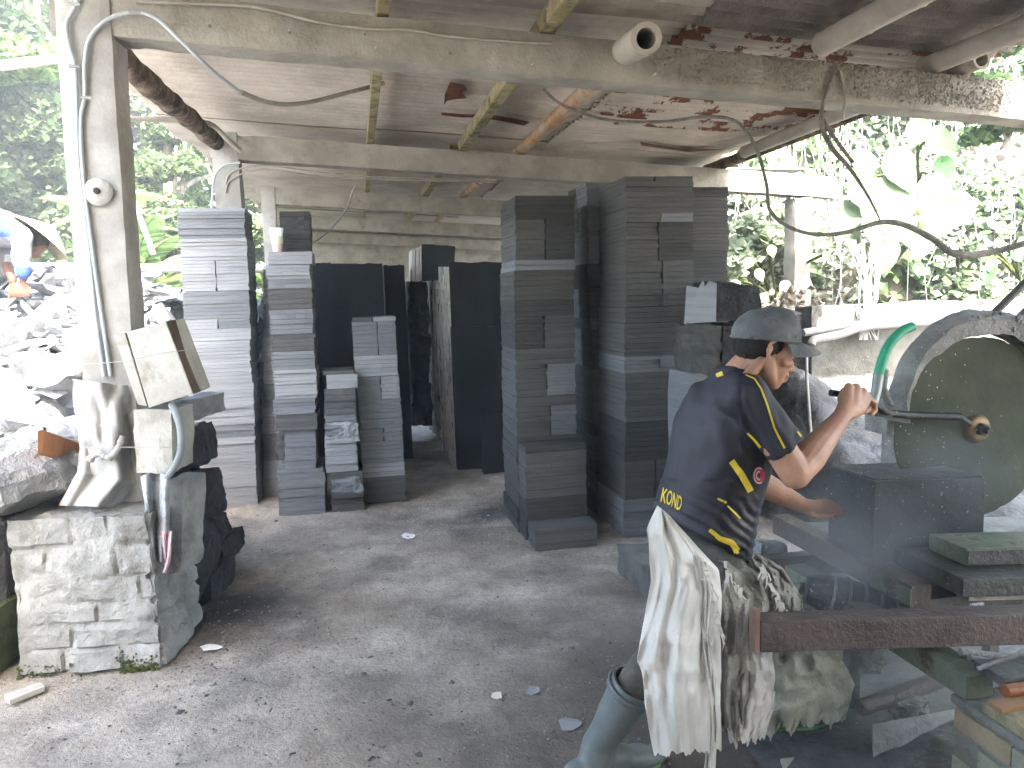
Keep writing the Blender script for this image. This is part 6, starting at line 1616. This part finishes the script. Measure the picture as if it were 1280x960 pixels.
    def ribbon(pts, w0, w1, name='stripe', m='yel'):
        P_ = []
        for i in range(len(pts)-1):
            for t in np.linspace(0, 1, 9)[(1 if i else 0):]: P_.append((pts[i][0]+(pts[i+1][0]-pts[i][0])*t, pts[i][1]+(pts[i+1][1]-pts[i][1])*t))
        vs = []; ok = []
        for i, (x, y) in enumerate(P_):
            a = P_[max(0, i-1)]; b = P_[min(len(P_)-1, i+1)]; dx, dy = b[0]-a[0], b[1]-a[1]; l = math.hypot(dx, dy); nx, ny = -dy/l, dx/l
            w_ = (w0+(w1-w0)*i/(len(P_)-1))/2; row = []
            for s_ in (-1, -.33, .33, 1): row.append(onsh(x+nx*w_*s_, y+ny*w_*s_))
            if all(q is not None for q in row): ok.append(row)
            else: ok.append(None)
        mb = MB(); 
        for i in range(len(ok)-1):
            if ok[i] and ok[i+1]:
                for q in range(3):
                    quad = [ok[i][q], ok[i][q+1], ok[i+1][q+1], ok[i+1][q]]
                    if max((quad[a]-quad[(a+1) % 4]).length for a in range(4)) < .05: mb.add(quad, [(0, 1, 2, 3)])
        if mb.v: mb.build(name, M_[m], je, fix=False)
    ribbon([(914, 576), (926, 592), (938, 614)], 8, 8.5); ribbon([(887, 662), (900, 673), (914, 678), (922, 688)], 5, 8); ribbon([(914, 678), (921, 692)], 5, 6)
    ribbon([(935, 541), (944, 550), (951, 559)], 2.5, 3); ribbon([(897, 623), (908, 628)], 2.5, 3.2); ribbon([(909, 632), (917, 640), (925, 648)], 1.8, 2.4)
    ribbon([(870, 688), (886, 695), (903, 699)], 2, 3.5); ribbon([(932, 469), (943, 474), (951, 486), (958, 505), (968, 535), (981, 560)], 1.6, 2.6, m='yel')
    ribbon([(1001, 546), (996, 540)], 2.2, 2.2); ribbon([(896, 470), (904, 467)], 5, 6)
    ribbon([(893, 662), (905, 625), (917, 585)], .8, .8, name='seam', m='navy')
    # crest on the chest: red and white rings
    def ring(r0, r1, a0, a1, m):
        mb = MB(); n = 24; rows = []
        for i in range(n+1):
            a = a0+(a1-a0)*i/n; row = [onsh(948+math.cos(a)*r_*.6, 594+math.sin(a)*r_*.9, .003 if m == 'crw' else .0024) for r_ in (r0, r1)]; rows.append(row)
        for i in range(n):
            q = [rows[i][0], rows[i][1], rows[i+1][1], rows[i+1][0]]
            if all(x is not None for x in q) and max((q[a]-q[(a+1) % 4]).length for a in range(4)) < .03: mb.add(q, [(0, 1, 2, 3)])
        if mb.v: mb.build('crest', M_[m], je, fix=False)
    M_['crr'] = mat('crest_red', (.45, .06, .09), (.5, .08, .11), bump=0); M_['crw'] = mat('crest_white', (.7, .6, .6), (.75, .66, .66), bump=0)
    ring(3, 12, 0, 2*math.pi, 'crr'); ring(9.5, 11.5, R(60), R(300), 'crw'); ring(4.5, 6.5, R(70), R(290), 'crw')
    # lettering across the lower back
    cu_ = bpy.data.curves.new('lettering', 'FONT'); cu_.body = 'KOND'; cu_.size = 1; cu_.resolution_u = 3; cu_.space_character = 1.0; cu_.offset = .012
    to = bpy.data.objects.new('t', cu_); C.objects.link(to); bpy.context.view_layer.update(); tm = evalmesh(to, 'lettering')
    bm = bmesh.new(); bm.from_mesh(tm); bmesh.ops.triangulate(bm, faces=bm.faces); bmesh.ops.subdivide_edges(bm, edges=[e for e in bm.edges if e.calc_length() > .15], cuts=2); bm.to_mesh(tm); bm.free()
    xs = [v.co.x for v in tm.vertices]; W_ = max(xs)
    good = True
    for v in tm.vertices:
        fx = v.co.x/W_; fy = v.co.y/.72
        x = 825.5+25.5*fx**.85+3.5*fy; y = 626+12.5*fx-17.5*fy
        p = onsh(x, y, .0028)
        if p is None: p = onsh(x+3, y, .0028) or onsh(x+6, y, .0028)
        if p is None: good = False; p = at(x, y, 2.2)
        v.co = p
    if good: link('lettering', tm, M_['yel'], je)
    # ---------------- trousers and boots
    tr = MB(); chain(tr, [hipc-ZD*.10, hipc-ZD*.16], [.125, .13], n=22)
    chain(tr, [hr-ZD*.06, kr.lerp(hr, .02), kr.lerp(bt, 1.1)], [.07, .058, .050], n=18); chain(tr, [hl-ZD*.06, kl, kl.lerp(al, .6)], [.075, .07, .058], n=18)
    tm2 = fuse(tr, .009, 4, .5, 'trousers'); displace(tm2, lambda p: fbm(p, 14, 3, 2)*.008); link('trousers', tm2, M_['trous'], root, True)
    def boot(top, ank, toe_dir, label, r_top=.066):
        b = MB(); ax = (top-ank).normalized(); a = ax.orthogonal().normalized(); bb = ax.cross(a); g = Vector((ank.x, ank.y, 0)); t = Vector(toe_dir).normalized(); s_ = t.cross(ZD)
        secs = [(ank+(top-ank)*f, a*r_, bb*r_) for f, r_ in ((0, .048), (.25, .050), (.5, .058), (.8, .063), (.95, r_top))]
        loft(b, secs, n=26, pw=2)
        chain(b, [ank, g+ZD*.055-t*.02], [.05, .05], n=18)
        for f, w_, h in ((-.055, .036, .038), (.0, .038, .05), (.06, .040, .045), (.12, .044, .036), (.165, .040, .028)):
            ell(b, g+t*f+ZD*(h+.012), t*.065, s_*w_, ZD*h)
        me = fuse(b, .006, 4, .5, 'boot')
        # mouth rim on the solid shaft
        bo_ = link('boot', me, M_['boot'], root, True); bo_['label'] = label
        mp = top-(top-ank)*.05
        for k_ in range(3):
            c = top-(top-ank)*(.055+.035*k_); pth = [c+(a*math.cos(q*2*math.pi/28)+bb*math.sin(q*2*math.pi/28))*(r_top+.001-.0012*k_) for q in range(29)]
            MB().tube(pth, .0042 if k_ == 0 else .003, 6).build('rim', M_['boot'], bo_, smooth=True)
        MB().lathe(top-(top-ank)*.048, ax, [(r_top-.004, .004), (r_top-.004, .018), (r_top-.010, .018), (r_top-.010, -.0)], 26, cap=False).build('rim_inside', M_['boot'], bo_, smooth=True)
        MB().lathe(top-(top-ank)*.048, ax, [(r_top-.006, .0055), (r_top-.007, .006)], 26).build('mouth_shade_disc', M_['mouth_shade'], bo_)  # near-black disc: shade of the boot opening put into its colour
        out = [g+t*math.cos(q)*.0+Vector((0, 0, 0)) for q in (0,)]
        so = []
        for q in range(30):
            an = 2*math.pi*q/30; ct, sn = math.cos(an), math.sin(an); so.append(g+t*(.05+ct*.158)+s_*sn*(.050 if ct > 0 else .042)+ZD*.002)
        MB().prism(so, ZD*.020).build('sole', M_['sole'], bo_, bevel=.003)
        return bo_
    M_['sole'] = mat('green_sole', (.10, .26, .12), (.20, .38, .2), scale=12, bump=.3)
    boot(at(793, 856, 2.09), Vector((at(750, 975, 2.14).x, 2.15, .12)), Fb, 'grey green boot with ribbed rim, trailing foot', .072)
    boot(Vector((at(970, 850, 2.42).x, 2.44, .34)), Vector((at(972, 905, 2.40).x, 2.40, .10)), (1, .05, 0), 'blue green wet boot with pale green sole, leading foot', .066)
    # ---------------- plastic apron: three overlapping sheets
    def sheet(Lp, Rp, D0, dep, m, name, nu=50, nv=70, fold=.012, fr=14, rag=0, seed=0, bul=None, skew=0):
        def f(u, v):
            k = v*(len(Lp)-1); i = min(len(Lp)-2, int(k)); t = k-i; t2 = t
            x0 = Lp[i][0]+(Lp[i+1][0]-Lp[i][0])*t; y0 = Lp[i][1]+(Lp[i+1][1]-Lp[i][1])*t
            x1 = Rp[i][0]+(Rp[i+1][0]-Rp[i][0])*t; y1 = Rp[i][1]+(Rp[i+1][1]-Rp[i][1])*t
            x = x0+(x1-x0)*u; y = y0+(y1-y0)*u
            D = D0[0]+(D0[1]-D0[0])*v-dep*math.sin(math.pi*(.12+.76*u)) + (skew*(u-.5))
            q = Vector((u*3, v*2.2, seed)); D += (math.sin(u*fr*.4+v*3+6*mnoise.noise(q))*fold*(.05+.6*v)+mnoise.noise(q*2.3)*fold*2.2+abs(mnoise.noise(Vector((u*7+v*3, v*6, seed+3))))*fold*1.6+mnoise.noise(Vector((u*18, v*16, seed+3)))*fold*.15)
            if rag and v > .9: y += (v-.9)*10*rag*(mnoise.noise(Vector((u*9, seed, 0)))+.5*mnoise.noise(Vector((u*29, seed, 3)))+.35*mnoise.noise(Vector((u*61, seed, 9))))
            x += mnoise.noise(Vector((v*9, seed, u)))*2.0*(abs(u-.5)*2)**4
            return at(x, y, D)
        return cloth_grid(f, nu, nv, name, M_[m], root, .0025)
    sheet([(822, 632), (808, 662), (812, 690), (814, 727), (802, 787), (797, 826), (803, 842), (806, 880), (818, 944)],
          [(836, 644), (872, 684), (898, 712), (902, 745), (900, 790), (902, 830), (900, 855), (900, 880), (902, 938)], (2.16, 1.98), .10, 'apron', 'apron_sheet', fold=.010, rag=9, seed=2)
    sheet([(866, 690), (872, 740), (876, 790), (880, 850), (884, 900), (880, 965)], [(884, 705), (892, 745), (886, 790), (893, 850), (897, 905), (893, 975)], (2.04, 1.93), .02, 'apron', 'torn_strip', nu=14, nv=60, fold=.008, fr=9, rag=14, seed=8)
    sheet([(874, 698), (876, 712), (880, 748), (882, 800), (886, 850), (897, 915)], [(930, 704), (950, 718), (962, 760), (952, 815), (940, 850), (938, 905)], (2.21, 2.12), .06, 'aprong', 'apron_sheet', fold=.016, fr=16, rag=12, seed=5)
    sheet([(925, 690), (932, 712), (940, 742), (945, 772)], [(955, 695), (980, 712), (1002, 745), (1006, 780)], (2.26, 2.24), .05, 'aprong', 'torn_sheet', nu=40, nv=40, fold=.02, fr=20, seed=11)
    sheet([(900, 800), (905, 850), (905, 885), (913, 930)], [(962, 800), (968, 840), (968, 880), (955, 925)], (2.16, 2.10), .04, 'apron', 'apron_sheet', nu=36, nv=44, fold=.016, fr=13, rag=10, seed=17)
    sheet([(935, 790), (935, 830), (938, 870), (945, 918)], [(1030, 790), (1050, 820), (1068, 855), (1056, 900)], (2.26, 2.20), .09, 'aprond', 'apron_sheet', nu=56, nv=50, fold=.018, fr=19, rag=16, seed=14)
    # ragged tags of torn plastic
    mb = MB(); r_ = random.Random(5)
    for (xa, ya, xb, yb, D, n_) in ((880, 700, 900, 790, 2.02, 26), (950, 705, 985, 772, 2.15, 22), (905, 705, 930, 745, 2.12, 10), (880, 780, 890, 800, 1.99, 10)):
        for i in range(n_):
            x = xa+(xb-xa)*i/n_+r_.uniform(-3, 3); y = ya+(yb-ya)*i/n_+r_.uniform(-4, 4); l = r_.uniform(8, 26); k_ = r_.uniform(-6, 8)
            a = at(x, y, D+r_.uniform(-.01, .02)); b = at(x+k_, y+l, D-.01); w_ = Vector((r_.uniform(.002, .006), 0, 0)); mid = (a+b)/2+Vector((r_.uniform(-.01, .01), -.01, 0))
            mb.add([a-w_, a+w_, mid+w_*.8, b, mid-w_*.8], [(0, 1, 2, 4), (4, 2, 3)])
    o = mb.build('torn_fringe', M_['apron'], root, fix=False); o['kind'] = 'stuff'
main_worker()

def hat_worker():
    base = at(-25, 470, 5.6)
    root = empty('person', base, 'stooping man in pointed straw hat and blue and white shirt picking up stones', 'person')
    D = 5.7; sk = MB()
    F = Vector((math.cos(R(5)), math.sin(R(5)), 0)); hd = at(44, 303, D)
    Fh = (F*math.cos(R(58))-ZD*math.sin(R(58)))
    L, Fh, Uh, Rh = head_shape(sk, hd, Fh, Vector((1, 0, .6)), .95)
    chain(sk, [at(10, 292, D), hd], [.07, .055], n=16)
    hand = at(27, 352, D-.1)
    for (sx, sy, ex, ey, wx, wy, dd) in ((26, 292, 28, 322, 29, 348, -.16), (0, 290, 6, 325, 16, 350, .18)):
        s_ = at(sx, sy, D+dd); e = at(ex, ey, D+dd); w_ = at(wx, wy, D+dd*.6)
        chain(sk, [s_, e, w_], [.055, .043, .030], n=14)
        for i in range(4): finger(sk, [w_, w_+Vector((-.03+.02*i, -.01, -.06)), w_+Vector((-.035+.024*i, -.01, -.10)), w_+Vector((-.03+.022*i, .0, -.13))], .010)
        finger(sk, [w_+Vector((-.01, -.01, -.01)), w_+Vector((.035, -.01, -.05)), w_+Vector((.05, -.01, -.075))], .011)
    tp = [at(-45, 295, D), at(-15, 285, D), at(12, 288, D)]
    chain(sk, tp, [.13, .13, .11], n=18)
    for g, dd in ((1, -.1), (-1, .12)):
        chain(sk, [at(-48, 300, D+dd), at(-22-g*6, 360, D+dd), at(-40-g*8, 425, D+dd)], [.10, .065, .045], n=14)
    link('body', fuse(sk, .008, 3, .5, 'body'), skinmat('sunlit_skin', (.10, .05, .03), (.14, .072, .045), (.11, .05, .035)), root, True)
    blue = mat('blue_cloth', (.02, .045, .24), (.03, .06, .30), bump=.3, bscale=30); wh = mat('white_cloth', (.26, .28, .31), (.36, .38, .40), bump=.3, bscale=30); gr = mat('grey_cloth', (.13, .135, .15), (.18, .185, .2), bump=.3)
    sb = MB(); chain(sb, [at(-50, 293, D), at(-15, 284, D), at(14, 288, D)], [.145, .150, .125], n=22)
    for dd, sx in ((-.16, 27), (.18, 6)): chain(sb, [at(14, 288, D+dd*.6), at(sx, 294, D+dd), at(sx, 322, D+dd), at(sx+2, 339, D+dd)], [.08, .072, .062, .05], n=16)
    me = fuse(sb, .009, 5, .5, 'shirt'); displace(me, lambda p: fbm(p, 10, 3, 2)*.01); so = link('shirt', me, wh, root, True); me.materials.append(blue); me.materials.append(gr)
    for f in me.polygons:
        x, y = topx(f.center)
        if x < 13 and 273 < y < 296: f.material_index = 1
        elif x < 14 and y >= 296 and not (x > 6 and y > 318): f.material_index = 2
        elif y > 334: f.material_index = 1
    tb = MB()
    for g, dd in ((1, -.1), (-1, .12)): chain(tb, [at(-48, 300, D+dd), at(-22-g*6, 360, D+dd), at(-40-g*8, 415, D+dd)], [.115, .08, .065], n=14)
    link('trousers', fuse(tb, .01, 4, .5, 'trousers'), mat('tan_cloth', (.15, .12, .09), (.2, .165, .13)), root, True)
    hb = MB(); ell(hb, L(-.02, .02), Fh*.098, Rh*.082, Uh*.088); link('hair', fuse(hb, .006, 2), M_['hair'], root, True)
    # conical hat: brim plane seen nearly edge on, tilted down to the right
    c = at(47, 299, D); A = (at(66, 283, D)-at(51, 298, D)).normalized(); A = (A+Vector((0, .06, 0))).normalized()
    A = A-ray(51, 298).normalized()*(A.dot(ray(51, 298).normalized())-.16); A.normalize(); ctr = at(52, 297, D)
    hat = MB().lathe(ctr, A, [(.215, -.013), (.18, .02), (.12, .058), (.065, .088), (.02, .108), (.0, .112)], 36, cap=False)
    hm = hat.mesh('hat'); hm = modmesh(hm, [('SOLIDIFY', dict(thickness=.006, offset=0))])
    ho = link('straw_hat', hm, mat('straw', (.24, .21, .16), (.34, .30, .235), scale=6, stretch=(1, 1, 12), bump=.6, bscale=60), root, True)
    MB().lathe(ctr, A, [(.213, -.015), (.220, -.012), (.214, -.006)], 36, cap=False).build('hat_rim', mat('straw_rim', (.35, .24, .13), (.42, .3, .18)), ho, smooth=True)
hat_worker()
# ================================================================ air
def haze():
    me = MB().box((2, 28, 4.0), (24, 0, 0), (0, 36, 0), (0, 0, 8.0)).mesh('haze')
    o = link('haze', me); tag(o, kind='stuff', label='thin bright haze of dust in the air')
    m = bpy.data.materials.new('haze'); m.use_nodes = True; nt = m.node_tree; nt.nodes.clear()
    out = nt.nodes.new('ShaderNodeOutputMaterial'); v = nt.nodes.new('ShaderNodeVolumePrincipled')
    v.inputs['Density'].default_value = HAZE; v.inputs['Color'].default_value = (.88, .94, .97, 1); v.inputs['Anisotropy'].default_value = .2
    nt.links.new(v.outputs[0], out.inputs['Volume']); me.materials.append(m)
HAZE = .007
haze()
